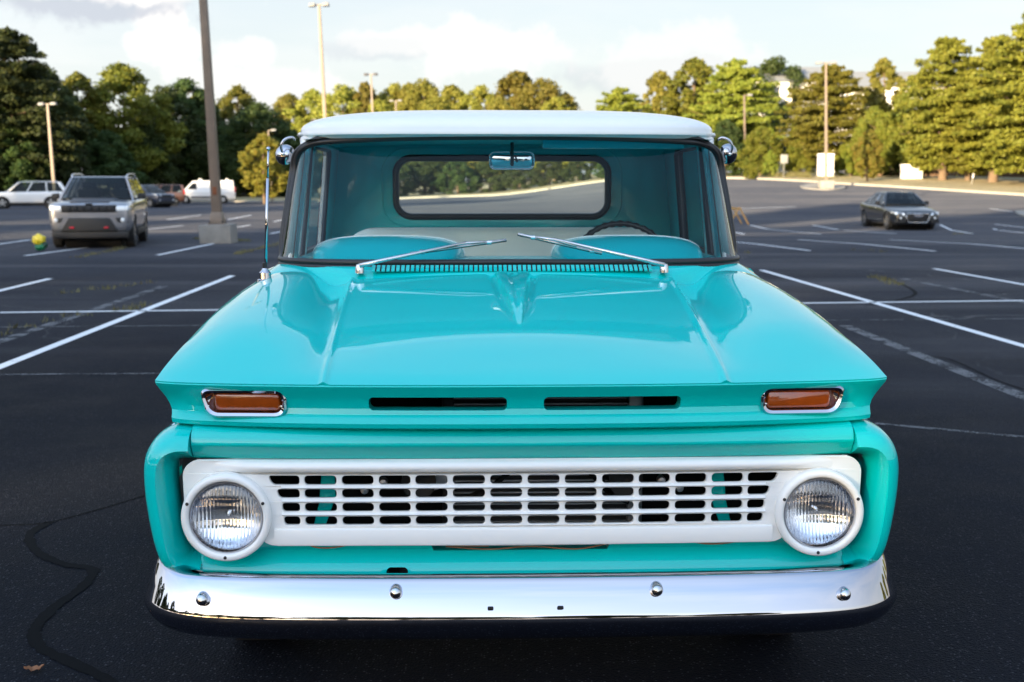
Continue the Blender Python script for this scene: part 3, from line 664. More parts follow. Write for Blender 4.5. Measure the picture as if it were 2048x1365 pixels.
# ================================================================== TERRAIN AND LOT
def Hh(x, y):
    x = np.asarray(x, float); y = np.asarray(y, float)
    left = -.62 * sst(45, 115, y) * sst(2, -22, x)
    ry = np.interp(y, [0, 30, 48, 65, 78, 90, 106, 130, 200], [0, 0, -.40, -.22, .38, .95, 1.62, 1.85, 2.2])
    return left + ry * sst(-3, 13, x)
def ray(px, py):
    return Vector(((px - 1024) / FPX, math.cos(PITCH) + math.sin(PITCH) * (682.5 - py) / FPX, -math.sin(PITCH) + math.cos(PITCH) * (682.5 - py) / FPX))
def on_ground(px, py):
    """where the line of sight through a pixel first meets the lot"""
    d = ray(px, py); t = 1.0; prev = None
    while t < 400:
        p = Vector((0, 0, CAMH)) + d * t; g = p.z - float(Hh(p.x, p.y))
        if g < 0:
            a, b = t - max(.02, t * .004), t
            for _ in range(30):
                m = (a + b) / 2; p = Vector((0, 0, CAMH)) + d * m
                if p.z < float(Hh(p.x, p.y)): b = m
                else: a = m
            return p.x, p.y
        t += max(.02, t * .004)
    return None
def at(px, depth, z=None):
    """ground position of a thing that stands at a given depth in the picture column px (column taken at its foot)"""
    x = 0
    for _ in range(4):
        zz_ = float(Hh(x, depth)); dcam = depth * math.cos(PITCH) + (CAMH - zz_) * math.sin(PITCH); x = (px - 1024) / FPX * dcam
    return x, depth, float(Hh(x, depth))
def asphalt():
    m = material('asphalt'); t = NT(m); p = t.pos()
    agg = t.n('ShaderNodeTexVoronoi', {'Vector': p, 'Scale': 100.0}); fine_ = t.noise(p, 420, 3, .6); mid = t.noise(p, 1.1, 6, .62); big = t.noise(p, .09, 5, .55)
    mp = t.n('ShaderNodeMapping', {'Vector': p, 'Scale': (.035, .42, 1)}); streak = t.noise(mp.outputs[0], 1.0, 5, .6)
    base = t.mix(t.rng(mid, .3, .72), rgb(.0055, .0068, .0105), rgb(.0105, .0125, .019))
    src = t.math('ADD', t.n('ShaderNodeSeparateXYZ', {0: p}).outputs[1], t.rng(big, .3, .7, -7, 7))      # dark near, paler far: grazing light and vignette painted into the asphalt colour
    base = t.mix(t.rng(src, 7, 34), base, t.mix(t.rng(mid, .3, .7), rgb(.032, .036, .049), rgb(.060, .064, .080)))
    base = t.mix(t.math('MULTIPLY', t.rng(big, .42, .68, 0, .45), t.rng(src, 4, 20)), base, rgb(.07, .073, .085))
    base = t.mix(t.math('MULTIPLY', t.rng(streak, .47, .66, 0, .8), t.rng(src, 6, 22)), base, rgb(.092, .092, .102))
    stone = t.rng(t.n('ShaderNodeSeparateColor', {0: agg.outputs['Color']}).outputs[0], .86, .88, 0, 1)
    stone = t.math('MULTIPLY', stone, t.rng(agg.outputs['Distance'], .42, .30))
    base = t.mix(t.math('MULTIPLY', stone, t.rng(fine_, .4, .6, .3, 1)), base, rgb(.085, .092, .11))
    wob = t.n('ShaderNodeVectorMath', {0: p, 1: t.n('ShaderNodeVectorMath', {0: t.n('ShaderNodeTexNoise', {'Vector': p, 'Scale': .8, 'Detail': 4}).outputs['Color'], 1: (1.6, 1.6, 0)}, operation='MULTIPLY').outputs[0]}, operation='ADD').outputs[0]
    cr = t.n('ShaderNodeTexVoronoi', {'Vector': wob, 'Scale': .16}, feature='DISTANCE_TO_EDGE').outputs[0]
    crack = t.math('MULTIPLY', t.rng(cr, .0035, .0012), t.math('MULTIPLY', t.rng(t.noise(p, .22, 3), .46, .56), t.rng(src, 9, 16)))
    base = t.mix(crack, base, rgb(.085, .085, .09))
    h = t.math('ADD', t.math('MULTIPLY', agg.outputs['Distance'], .9), t.math('MULTIPLY', fine_, .5)); h = t.math('SUBTRACT', h, t.math('MULTIPLY', crack, 1.5))
    t.out(t.n('ShaderNodeBsdfPrincipled', {'Base Color': base, 'Roughness': t.rng(mid, .3, .7, .62, .82), 'Specular IOR Level': .05, 'Diffuse Roughness': 1.0, 'Normal': t.bump(h, .8, .012)})); return m
def lawn():
    m = material('dry_grass'); t = NT(m); p = t.pos()
    b = t.mix(t.rng(t.noise(p, .5, 6, .6), .3, .7), rgb(.24, .19, .085), rgb(.42, .33, .18)); b = t.mix(t.rng(t.noise(p, 6, 4), .52, .8), b, rgb(.13, .12, .045))
    t.out(t.n('ShaderNodeBsdfPrincipled', {'Base Color': b, 'Roughness': .95, 'Normal': t.bump(t.noise(p, 9, 4), .8, .08)})); return m
def lines_paint(name, c, wear):
    m = material(name); t = NT(m); p = t.pos()
    w = t.rng(t.math('ADD', t.math('MULTIPLY', t.noise(p, 3, 6, .7), .6), t.math('MULTIPLY', t.noise(p, 45, 4, .65), .4)), wear - .05, wear + .05)
    fl = t.n('ShaderNodeBsdfTransparent'); pb = t.n('ShaderNodeBsdfPrincipled', {'Base Color': rgb(*c), 'Roughness': .65, 'Normal': t.bump(t.noise(p, 160, 3), .5, .004)})
    t.out(t.n('ShaderNodeMixShader', {0: w, 1: pb.outputs[0], 2: fl.outputs[0]})); return m
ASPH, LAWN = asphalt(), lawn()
LINE = lines_paint('white_road_paint', (.72, .73, .74), .62); FADED = lines_paint('worn_road_paint', (.075, .078, .088), .52)
TAR = pbr('tar_sealant', (.0035, .004, .005), .85, spec=.06, var=.4, vs=6, bump=.3, bs=90, bd=.003)
CONC = pbr('weathered_concrete', (.24, .225, .20), .9, var=.4, vs=4, bump=.4, bs=30, bd=.01)
KERB = pbr('kerb_concrete', (.30, .275, .235), .9, var=.3, vs=1.5, bump=.3, bs=20, bd=.01)
gx = np.sign(np.linspace(-1, 1, 91)) * np.abs(np.linspace(-1, 1, 91)) ** 2.6 * 1500
ground = grid('ground', [[(x, y, float(Hh(x, y)) - .16) for y in gx + 20] for x in gx], LAWN); tag(ground, kind='structure'); recalc(ground.data)
back = spline([(-82, 96), (-60, 108), (-37, 117), (-12, 124), (4, 118), (20, 106), (27, 93), (34, 80), (48, 56), (64, 28), (80, 0)], 90)
front = [(-80 + 160 * i / 89, -50) for i in range(90)]
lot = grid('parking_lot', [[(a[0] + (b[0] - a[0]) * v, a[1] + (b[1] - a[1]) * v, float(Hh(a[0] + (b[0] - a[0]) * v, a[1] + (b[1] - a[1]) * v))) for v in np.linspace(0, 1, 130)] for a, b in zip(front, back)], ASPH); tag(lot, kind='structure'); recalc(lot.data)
nrm = []
for i in range(90):
    t_ = back[min(i + 1, 89)] - back[max(i - 1, 0)]; t_ /= np.linalg.norm(t_); nrm.append(np.array([-t_[1], t_[0]]))
zb = lambda p: float(Hh(p[0], p[1]))
rings = []
for p, n in zip(back, nrm):
    z = zb(p); q = p + n * .22
    rings.append([(p[0], p[1], z - .1), (p[0] + n[0] * .02, p[1] + n[1] * .02, z + .12), (p[0] + n[0] * .05, p[1] + n[1] * .05, z + .14), (q[0], q[1], z + .14), (q[0], q[1], z - .1)])
tag(sweep('kerb', rings, KERB), kind='structure')
tag(grid('verge', [[(*(p + n * (.22 + d)), float(Hh(*(p + n * (.22 + d)))) + .125 + .5 * (d / 40) ** 1.2 - (.7 if d > 39 else 0)) for d in (0, 1, 2, 4, 7, 11, 16, 24, 32, 40)] for p, n in zip(back, nrm)], LAWN), kind='structure')
def strip(name, pts, w, mat, parent, lift=.004, wob=0, n=None):
    pts = np.asarray(pts, float); L = np.sum(np.hypot(*np.diff(pts, axis=0).T)); n = n or max(6, int(L / .5)); pp = spline(pts, n) if len(pts) > 2 else np.array([pts[0] + (pts[1] - pts[0]) * t for t in np.linspace(0, 1, n)])
    rows = []
    rd = random.Random(int(abs(pts[0][0]) * 1000) + 7)
    for i, p in enumerate(pp):
        t_ = pp[min(i + 1, n - 1)] - pp[max(i - 1, 0)]; t_ /= np.linalg.norm(t_) + 1e-9; m = np.array([-t_[1], t_[0]])
        ww = w / 2 * (1 + wob * rd.uniform(-1, 1)); rows.append([(*(p + m * k * ww), float(Hh(*(p + m * k * ww))) + lift) for k in (-1, 1)])
    o = grid(name, rows, mat, parent); recalc(o.data)
    if o.data.polygons and o.data.polygons[0].normal.z < 0: o.data.flip_normals()
    return o
G2 = lambda a: on_ground(*a)
bright = [((465, 552), (-420, 900)), ((0, 626), (2048, 602)), ((100, 558), (-260, 645)), ((455, 482), (315, 511)), ((250, 486), (50, 512)), ((62, 480), (-60, 497)),
          ((1523, 541), (2500, 824)), ((1868, 538), (2300, 615)), ((1464, 484), (1620, 502)), ((1501, 451), (1642, 469)), ((1596, 480), (1871, 503)), ((1626, 451), (1792, 468)),
          ((1779, 480), (2100, 502)), ((1880, 450), (1945, 468)), ((1989, 449), (2120, 462)), ((1986, 458), (2100, 472)), ((1455, 462), (1489, 469)), ((1467, 418), (1591, 414)),
          ((1980, 418), (2025, 424)), ((295, 459), (367, 452)), ((334, 440), (402, 431)), ((455, 440), (503, 431)), ((473, 455), (501, 451)), ((547, 444), (590, 436)), ((540, 468), (580, 461)),
          ((-60, 712), (-400, 800))]
worn = [((330, 572), (-160, 738)), ((1690, 652), (2300, 895)), ((1800, 557), (2200, 636)), ((-100, 656), (2200, 637)), ((0, 750), (330, 748)), ((1645, 425), (1704, 434)), ((1550, 427), (1648, 440)), ((1464, 428), (1544, 442)),
        ((0, 500), (50, 492)), ((1961, 478), (2100, 486)), ((30, 462), (110, 452)), ((0, 447), (60, 440)), ((640, 430), (690, 424)), ((1750, 848), (2100, 880))]
for a, b in bright: strip('parking_line', [G2(a), G2(b)], .105, LINE, lot)
for i, (a, b) in enumerate(worn): strip('worn_line', [G2(a), G2(b)], .14 if i < 3 else .06, FADED, lot, .0035)
for pts, w in ([[(100, 1045), (60, 1070), (75, 1105), (130, 1130), (185, 1140), (165, 1175), (110, 1215), (70, 1260), (80, 1295), (140, 1325), (220, 1365), (260, 1420)], .045],
               [[(290, 992), (180, 1025), (90, 1047), (0, 1052), (-100, 1056)], .012], [[(1740, 610), (1800, 600), (1830, 585), (1780, 560), (1740, 553)], .05], [[(2048, 780), (1990, 760), (1900, 720), (1840, 712)], .02]):
    strip('crack_seal', [G2(p) for p in pts], w, TAR, lot, .003, .25, 90)
# ------------------------------------------------------------------ weeds growing in the joints
GREENS = pbr('weed_leaves', (.15, .135, .05), .9, var=.5, vs=3)
def tufts(name, segs, per, hgt, mat, seed=3):
    rd = np.random.default_rng(seed); V = []; F = []
    for a, b, dens in segs:
        a, b = np.array(G2(a)), np.array(G2(b)); L = np.linalg.norm(b - a)
        for _ in range(int(L * dens * .45)):
            c = a + (b - a) * rd.random() + rd.normal(0, .05, 2)
            for _ in range(per):
                d = rd.random() * 6.28; l = hgt * (.4 + rd.random()); bx = c + rd.normal(0, .05, 2); z = float(Hh(*bx)); i = len(V); dx = np.array([math.cos(d), math.sin(d)])
                tip = bx + dx * l * .7; s = np.array([-dx[1], dx[0]]) * .006
                V += [(*(bx - s), z), (*(bx + s), z), (*(tip), z + l)]; F.append((i, i + 1, i + 2))
    o = mesh(name, V, F, mat, None, False); return o
tag(tufts('crack_weeds', [((120, 590), (300, 566), 10), ((470, 510), (560, 488), 16), ((0, 672), (150, 630), 8), ((255, 622), (285, 612), 26), ((150, 517), (250, 497), 14), ((1740, 553), (1800, 572), 18), ((1456, 503), (1500, 507), 14), ((1900, 470), (1960, 466), 3), ((1700, 500), (1780, 505), 6), ((395, 478), (410, 480), 60), ((470, 480), (490, 483), 40)], 12, .06, GREENS), 'dry yellow-green weeds growing along cracks in the asphalt', 'weeds', kind='stuff')
tag(tufts('verge_weeds', [((1500, 358), (1700, 362), 9), ((1550, 357), (1620, 360), 30)], 30, .55, GREENS, 5), 'tall dry weeds along the sunlit kerb', 'weeds', kind='stuff')
# ================================================================== TREES
def leafmat(name, a, b, c):
    m = material(name); t = NT(m); p = t.pos(); oi = t.n('ShaderNodeObjectInfo')
    col_ = t.mix(t.rng(t.noise(p, .55, 3), .35, .65), rgb(*a), rgb(*b)); col_ = t.mix(t.rng(t.noise(p, 4.0, 2), .45, .7), col_, rgb(*c)); 
    hs = t.n('ShaderNodeHueSaturation', {'Hue': t.rng(oi.outputs['Random'], 0, 1, .472, .520), 'Saturation': 1.0, 'Value': t.rng(oi.outputs['Random'], 0, 1, .7, 1.3), 'Color': col_})
    d = t.n('ShaderNodeBsdfPrincipled', {'Base Color': hs.outputs[0], 'Roughness': .6, 'Specular IOR Level': .25}); tr = t.n('ShaderNodeBsdfTranslucent', {'Color': hs.outputs[0]})
    t.out(t.n('ShaderNodeMixShader', {0: .32, 1: d.outputs[0], 2: tr.outputs[0]})); return m
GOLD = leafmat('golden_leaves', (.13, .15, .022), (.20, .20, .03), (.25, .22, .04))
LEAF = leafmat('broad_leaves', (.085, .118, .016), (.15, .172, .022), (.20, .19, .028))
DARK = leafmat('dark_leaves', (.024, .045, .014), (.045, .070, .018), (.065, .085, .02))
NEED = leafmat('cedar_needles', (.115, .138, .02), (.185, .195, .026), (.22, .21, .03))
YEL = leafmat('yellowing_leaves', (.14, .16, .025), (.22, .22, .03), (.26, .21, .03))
BARK = pbr('bark', (.14, .095, .06), .95, var=.45, vs=5, bump=.8, bs=14, bd=.05)
def quads(C, N, size, asp, rg):
    n = len(C); r = rg.normal(size=(n, 3)); N = N / (np.linalg.norm(N, axis=1, keepdims=True) + 1e-9)
    U = np.cross(N, r); U /= np.linalg.norm(U, axis=1, keepdims=True) + 1e-9; Vv = np.cross(N, U)
    su = (size * asp)[:, None]; sv = size[:, None]
    P = np.stack([C - U * su, C - Vv * sv * .55 + U * su * .1, C + U * su, C + Vv * sv * .55 + U * su * .1], 1)
    return P.reshape(-1, 3), np.arange(n * 4, dtype=np.int32).reshape(-1, 4)
def trunk_mesh(name, h, r, limbs, rg, lean=0):
    V = []; F = []
    def limb(a, b, r0, r1, bend):
        n = 7; m = 7; i0 = len(V); a, b = np.array(a, float), np.array(b, float); t = (b - a) / np.linalg.norm(b - a); s = np.cross(t, [.3, .9, .2]); s /= np.linalg.norm(s); u = np.cross(t, s)
        for i in range(n):
            q = i / (n - 1); c = a + (b - a) * q + bend * math.sin(math.pi * q); rr = r0 + (r1 - r0) * q + (r0 * .5 * (1 - q) ** 8)
            for j in range(m): an = 6.283 * j / m; V.append(c + rr * (1 + .1 * rg.normal()) * (math.cos(an) * s + math.sin(an) * u))
        for i in range(n - 1):
            for j in range(m): k = (j + 1) % m; F.append((i0 + i * m + j, i0 + i * m + k, i0 + (i + 1) * m + k, i0 + (i + 1) * m + j))
    limb((0, 0, -.3), (lean, 0, h), r, r * .25, rg.normal(0, .12, 3) * [1, 1, 0])
    for (z, d, l, up) in limbs: limb((lean * z / h, 0, z), (lean * z / h + math.cos(d) * l, math.sin(d) * l, z + up), r * .38 * (1 - .6 * z / h), r * .05, np.array([0, 0, -.08 * l]))
    me = bpy.data.meshes.new(name); me.from_pydata([tuple(v) for v in V], [], F); fin(me, BARK); return me
def broadleaf(seed, h=14, rad=4.6, clear=.16, nleaf=32000, leaf=.19, tall=1.0):
    """crown of many ragged leaf clumps hung on limbs; gaps stay open between the clumps"""
    rg = np.random.default_rng(seed); n = 84
    cl_ = []
    limbs = []
    for i in range(n):
        z = clear + (1 - clear) * (i + rg.random()) / n; env = math.sin(math.pi * min(1, ((z - clear) / (1 - clear)) ** .75 * .93 + .07)) ** .62
        d = i * 2.4 + rg.normal(0, .4); rr = rad * env * (.45 + .5 * rg.random() ** .6) * (1 if rg.random() > .12 else 1.18)
        cl_.append((rr * math.cos(d), rr * math.sin(d), z * h * .97, rad * (.12 + .15 * rg.random()) * (.65 + .35 * env)))
        if i % 4 == 0: limbs.append((max(.1 * h, z * h - rr * .55), d, rr * .9, rr * .5))
    cl_.append((0, 0, h * .55, rad * .38)); cl_.append((0, 0, h * .36, rad * .42))
    cl_ = np.array(cl_); w = cl_[:, 3] ** 2; idx = rg.choice(len(cl_), nleaf, p=w / w.sum())
    D = rg.normal(size=(nleaf, 3)); D /= np.linalg.norm(D, axis=1, keepdims=True)
    ph = rg.uniform(0, 6.28, (len(cl_), 3)); bumpy = 1 + .28 * np.sin(D[:, 0] * 5 + ph[idx, 0]) * np.sin(D[:, 1] * 5 + ph[idx, 1]) + .16 * np.sin(D[:, 2] * 9 + ph[idx, 2])
    C = cl_[idx, :3] + D * (cl_[idx, 3] * bumpy * (1 - .55 * rg.random(nleaf) ** 1.6))[:, None] * [1, 1, .78]
    C[:, 2] = np.maximum(C[:, 2], clear * h * .6)
    N = D * .75 + rg.normal(0, .65, (nleaf, 3)) + [0, 0, .35]
    V, F = quads(C, N, leaf * (.55 + .8 * rg.random(nleaf)), np.full(nleaf, .75), rg)
    return V, F, trunk_mesh('trunk', h * .86, .018 * h, limbs, rg)
def cedar(seed, h=14, rad=4.2, clear=.10, nb=230, per=290, leaf=.145):
    """tiers of spreading, slightly lifted boughs with flat sprays"""
    rg = np.random.default_rng(seed); C = []; N = []; S = []; limbs = []
    for i in range(nb):
        q = (i + rg.random()) / nb; q = min(.995, (math.floor(q * 15) + .5 + rg.normal(0, .25)) / 15); q = max(q, .005); z = (clear + (1 - clear) * q ** .9) * h; L = rad * max(.02, 1 - q ** 2.3) ** .62 * (.58 + .55 * rg.random()) * min(1, .62 + 1.8 * q) + .2
        d = i * 2.39996 + rg.normal(0, .3); up = L * (.10 + .45 * q * rg.random() - .10); dr = np.array([math.cos(d), math.sin(d), 0])
        n = int(per * (.35 + .65 * L / rad)); s = rg.random(n) ** .62
        side = rg.normal(0, .20, n) * L * (1.1 - s) + rg.normal(0, .10, n); pt = np.array([0, 0, z]) + np.outer(s * L, dr) + np.outer(side, [-dr[1], dr[0], 0])
        pt[:, 2] += up * s - .10 * L * s ** 2 + rg.normal(0, .10, n) + .2 * np.abs(side) * -1
        C.append(pt); N.append(rg.normal(0, .7, (n, 3)) + [0, 0, .5] + dr * .35); S.append(leaf * (.5 + .8 * rg.random(n)))
        if i % 4 == 0 and q < .8: limbs.append((z, d, L * .85, up))
    C, N, S = np.vstack(C), np.vstack(N), np.concatenate(S)
    V, F = quads(C, N, S, np.full(len(S), 1.0), rg); return V, F, trunk_mesh('trunk', h * .97, .020 * h, limbs, rg)
KIND = {}
def leaf_mesh(nm, V, F, mat):
    o = mesh('crown', V, F, mat, None, False); me = o.data; bpy.data.objects.remove(o); KIND[nm] = me; return me
TREE = {}
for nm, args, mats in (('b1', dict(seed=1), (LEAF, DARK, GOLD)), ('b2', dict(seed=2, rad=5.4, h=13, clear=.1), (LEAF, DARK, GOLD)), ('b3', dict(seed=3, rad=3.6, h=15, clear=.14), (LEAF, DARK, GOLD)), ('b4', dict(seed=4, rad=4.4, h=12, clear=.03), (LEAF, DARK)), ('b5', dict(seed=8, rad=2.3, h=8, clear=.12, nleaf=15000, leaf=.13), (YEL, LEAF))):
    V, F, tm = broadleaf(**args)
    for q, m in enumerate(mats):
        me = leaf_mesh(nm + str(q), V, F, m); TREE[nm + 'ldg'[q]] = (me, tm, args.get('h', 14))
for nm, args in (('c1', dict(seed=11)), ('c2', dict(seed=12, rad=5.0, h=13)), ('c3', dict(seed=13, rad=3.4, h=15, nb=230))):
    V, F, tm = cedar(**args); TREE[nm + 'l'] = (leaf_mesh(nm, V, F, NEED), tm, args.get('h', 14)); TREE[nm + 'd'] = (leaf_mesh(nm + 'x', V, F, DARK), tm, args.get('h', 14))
rt = random.Random(5)
def tree(kind, px, top, depth, wide=1.0, label='', group='', name='tree', lower=0, xy=None, height=None):
    me, tm, h0 = TREE[kind]
    if xy is None:
        x, y, z = at(px, depth); d = ray(px, top); ztop = CAMH + d.z / d.y * depth; H_ = ztop - z + lower
    else: x, y = xy; z = float(Hh(x, y)); H_ = height
    z += float(0.12 if xy is None else 0) - lower - .1
    r = empty(name, (x, y, z), rt.uniform(0, 6.28)); s = H_ / h0; r.scale = (s * wide, s * wide, s)
    link(bpy.data.objects.new('trunk', tm), r); link(bpy.data.objects.new('crown', me), r)
    if label: tag(r, label, 'tree', group)
    return r
GL, GC, GR = 'woods along the lot beyond the parked cars', 'sunlit trees beyond the lot', 'cedars along the kerb'
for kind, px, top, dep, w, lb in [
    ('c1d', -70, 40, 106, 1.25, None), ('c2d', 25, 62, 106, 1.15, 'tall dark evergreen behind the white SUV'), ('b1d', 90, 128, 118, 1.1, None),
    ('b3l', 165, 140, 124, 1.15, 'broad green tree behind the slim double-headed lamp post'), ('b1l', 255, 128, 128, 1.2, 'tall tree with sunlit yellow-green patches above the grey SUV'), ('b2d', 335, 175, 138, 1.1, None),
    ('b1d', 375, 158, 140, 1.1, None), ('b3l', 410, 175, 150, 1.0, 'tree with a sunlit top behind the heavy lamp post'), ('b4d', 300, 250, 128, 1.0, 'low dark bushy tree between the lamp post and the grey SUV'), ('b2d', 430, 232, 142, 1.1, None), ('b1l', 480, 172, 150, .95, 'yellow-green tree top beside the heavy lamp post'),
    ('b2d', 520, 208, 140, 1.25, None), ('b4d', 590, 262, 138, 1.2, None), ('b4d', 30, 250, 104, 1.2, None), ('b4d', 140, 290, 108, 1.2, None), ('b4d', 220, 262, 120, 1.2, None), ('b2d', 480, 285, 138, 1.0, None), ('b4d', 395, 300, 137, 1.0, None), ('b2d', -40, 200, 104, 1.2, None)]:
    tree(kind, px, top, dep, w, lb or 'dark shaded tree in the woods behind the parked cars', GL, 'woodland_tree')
for i, (px, top, dep) in enumerate([(790, 322, 131), (850, 312, 134), (915, 318, 132), (980, 306, 134), (1040, 320, 131), (1100, 310, 130), (1155, 316, 126), (1210, 322, 122), (1275, 318, 118)]):
    tree(['b4d', 'b2d', 'b4d'][i % 3], px, top, dep, 1.5, 'low dark tree along the kerb seen through the rear window of the pickup', 'trees seen through the cab', 'understory_tree')
tree('b5l', 530, 266, 112, 1.25, 'small bright yellow-green tree beside the round door mirror', None, 'young_tree')
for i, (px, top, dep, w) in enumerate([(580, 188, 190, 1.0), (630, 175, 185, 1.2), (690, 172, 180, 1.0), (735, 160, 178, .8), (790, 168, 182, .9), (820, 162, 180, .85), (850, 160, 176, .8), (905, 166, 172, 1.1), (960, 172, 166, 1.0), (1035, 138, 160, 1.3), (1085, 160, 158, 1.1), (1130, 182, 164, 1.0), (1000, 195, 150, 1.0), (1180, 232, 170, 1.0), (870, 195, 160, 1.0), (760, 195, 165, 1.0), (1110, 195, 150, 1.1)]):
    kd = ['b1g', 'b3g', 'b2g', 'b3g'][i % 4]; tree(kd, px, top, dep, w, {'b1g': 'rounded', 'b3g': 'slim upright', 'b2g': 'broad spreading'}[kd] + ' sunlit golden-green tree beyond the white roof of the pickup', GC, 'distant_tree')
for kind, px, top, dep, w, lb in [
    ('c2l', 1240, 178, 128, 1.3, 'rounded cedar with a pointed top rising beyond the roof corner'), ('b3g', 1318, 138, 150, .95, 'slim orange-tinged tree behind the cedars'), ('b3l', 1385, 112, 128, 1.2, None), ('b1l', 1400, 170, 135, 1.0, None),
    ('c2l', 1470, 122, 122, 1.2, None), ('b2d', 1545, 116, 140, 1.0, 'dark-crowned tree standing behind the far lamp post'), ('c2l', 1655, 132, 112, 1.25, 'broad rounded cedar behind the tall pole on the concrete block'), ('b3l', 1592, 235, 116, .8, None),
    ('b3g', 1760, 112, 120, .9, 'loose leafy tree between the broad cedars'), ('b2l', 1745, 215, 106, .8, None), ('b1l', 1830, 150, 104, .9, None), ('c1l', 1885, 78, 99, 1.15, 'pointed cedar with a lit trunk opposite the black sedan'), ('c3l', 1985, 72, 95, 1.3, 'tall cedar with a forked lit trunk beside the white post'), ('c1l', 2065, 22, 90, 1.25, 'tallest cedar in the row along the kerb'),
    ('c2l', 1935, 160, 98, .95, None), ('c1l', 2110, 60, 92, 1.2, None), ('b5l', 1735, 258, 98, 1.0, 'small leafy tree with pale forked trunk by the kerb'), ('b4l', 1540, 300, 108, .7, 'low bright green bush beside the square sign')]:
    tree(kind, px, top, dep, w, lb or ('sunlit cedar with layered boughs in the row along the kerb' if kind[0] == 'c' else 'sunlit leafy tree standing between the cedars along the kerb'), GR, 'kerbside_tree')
for i, (px, top, dep) in enumerate([(1380, 250, 118), (1450, 240, 116), (1520, 255, 113), (1700, 275, 110), (1790, 285, 108), (1860, 292, 108), (1950, 290, 106), (2030, 280, 104), (1600, 278, 112)]):
    tree(['b4l', 'b4d', 'b2l'][i % 3], px, top, dep, 1.1, 'leafy undergrowth tree filling in behind the cedars', 'undergrowth behind the cedars', 'understory_tree')
tree('b4l', 1500, 330, 105, 1.4, 'low rounded yellow-green shrub at the kerb below the mirror', None, 'shrub')
# the same woods run on round the lot, behind and beside the viewer; they stand between the low sun and the lot
sd = Vector((sun_dir.x, sun_dir.y)).normalized(); pn = Vector((-sd.y, sd.x))
for i in range(22):
    o = -105 + i * 10.0; p = sd * (78 + 9 * math.sin(i * 2.1)) + pn * (o + 2 * math.sin(i * 1.7))
    tree(['b1d', 'b2d', 'c2d', 'b3d', 'b1d'][i % 5], 0, 0, 0, 1.15, 'tree in the woods on the sunset side of the lot', 'woods on the sunset side', 'woodland_tree', 0, (p.x, p.y), {6: 17.5, 7: 17.5, 8: 22.5, 9: 23.0, 10: 20.0, 11: 19.5, 12: 19.5}.get(i, 23.0) + .5 * math.sin(i * 1.3))
for i, (x, y, h) in enumerate([(-66, 20, 17), (-80, 70, 19), (-64, 8, 17), (-58, 122, 15), (-67, 118, 16), (-77, 112, 16), (-88, 106, 17), (-98, 98, 17), (-104, 88, 16), (-72, 128, 18)]):
    tree(['b1d', 'b2d', 'b3d', 'c2d'][i % 4], 0, 0, 0, 1.2, 'tree in the woods flanking the lot beside the parked cars', 'woods flanking the lot', 'woodland_tree', 0, (x, y), h)
for i, (x, y, h) in enumerate([(50, 70, 13), (57, 61, 12), (63, 50, 14), (70, 40, 13), (76, 28, 14), (84, 15, 13), (60, 76, 14)]):
    tree(['c1l', 'b1l', 'c2l'][i % 3], 0, 0, 0, 1.1, 'tree in the row that runs on along the kerb past the cedars', 'row running on past the cedars', 'kerbside_tree', 0, (x, y), h)
# ================================================================== LAMP POSTS
POLE = pbr('painted_brown_steel', (.19, .148, .115), .55, .0, var=.3, vs=3); POLE2 = pbr('dark_bronze_steel', (.17, .13, .10), .5, .2, var=.3, vs=3)
HEADM = pbr('lamp_housing', (.2, .2, .2), .5); HDARK = pbr('lamp_housing_dark', (.05, .05, .055), .5)
RUST = pbr('rust', (.20, .07, .03), .9, var=.5, vs=20)
LEAN = -.034                                              # every pole stands plumb while the lot tilts
def lamp_post(px, depth, h, label, w=.16, block=None, heads=2, hm=HEADM, mat=POLE, shoe=False, headlen=.75):
    x, y, z = at(px, depth); t = empty('lamp_post', (x, y, z)); t.rotation_euler = (0, LEAN, 0)
    b = 0
    if block:
        bw, bh = block; b = bh
        box('base_block', (-bw / 2, -bw / 2, -.25), (bw / 2, bw / 2, bh), CONC, t, .03)
        box('base_plate', (-.20, -.20, bh + .001), (.20, .20, bh + .03), mat, t, .006)
        for sx in (-1, 1):
            for sy in (-1, 1): lathe('anchor_bolt', [(.0005, .06), (.02, .06), (.02, .0)], DARKMET, t, 'z', (sx * .16, sy * .16, bh + .03), 8)
        if shoe: hexa('shoe', [(-.17, -.17, bh + .03), (.17, -.17, bh + .03), (.17, .17, bh + .03), (-.17, .17, bh + .03), (-w * .56, -w * .56, bh + .30), (w * .56, -w * .56, bh + .30), (w * .56, w * .56, bh + .30), (-w * .56, w * .56, bh + .30)], mat, t, .01)
    a, c = w / 2, w / 2 * .62
    hexa('pole', [(-a, -a, b + .031), (a, -a, b + .031), (a, a, b + .031), (-a, a, b + .031), (-c, -c, h), (c, -c, h), (c, c, h), (-c, c, h)], mat, t, .012)
    if shoe:
        box('hand_hole_cover', (-.05, -a - .012, b + .72), (.05, -a + .01, b + .92), RUST, t, .006)
    for s in ((-1, 1) if heads == 2 else (1,)):
        box('arm', (min(0, s * headlen * .5), -.035, h - .02), (max(0, s * headlen * .5), .035, h + .05), mat, t, .008)
        hexa('lamp_head', [(s * headlen * .35, -.20, h - .06), (s * headlen * 1.0, -.20, h - .06), (s * headlen * 1.0, .20, h - .06), (s * headlen * .35, .20, h - .06), (s * headlen * .40, -.15, h + .12), (s * headlen * .95, -.15, h + .12), (s * headlen * .95, .15, h + .12), (s * headlen * .40, .15, h + .12)], hm, t, .03)
    return tag(t, label, 'lamp post', 'lamp posts of the parking lot')
lamp_post(438, 30.5, 10.2, 'heavy square lamp post with rusty hand hole on a stained concrete block', .225, (.78, .46), mat=POLE2, shoe=True)
lamp_post(660, 62, 10.1, 'tall lit lamp post rising behind the roof corner of the pickup', .20, (.7, .5), headlen=.5)
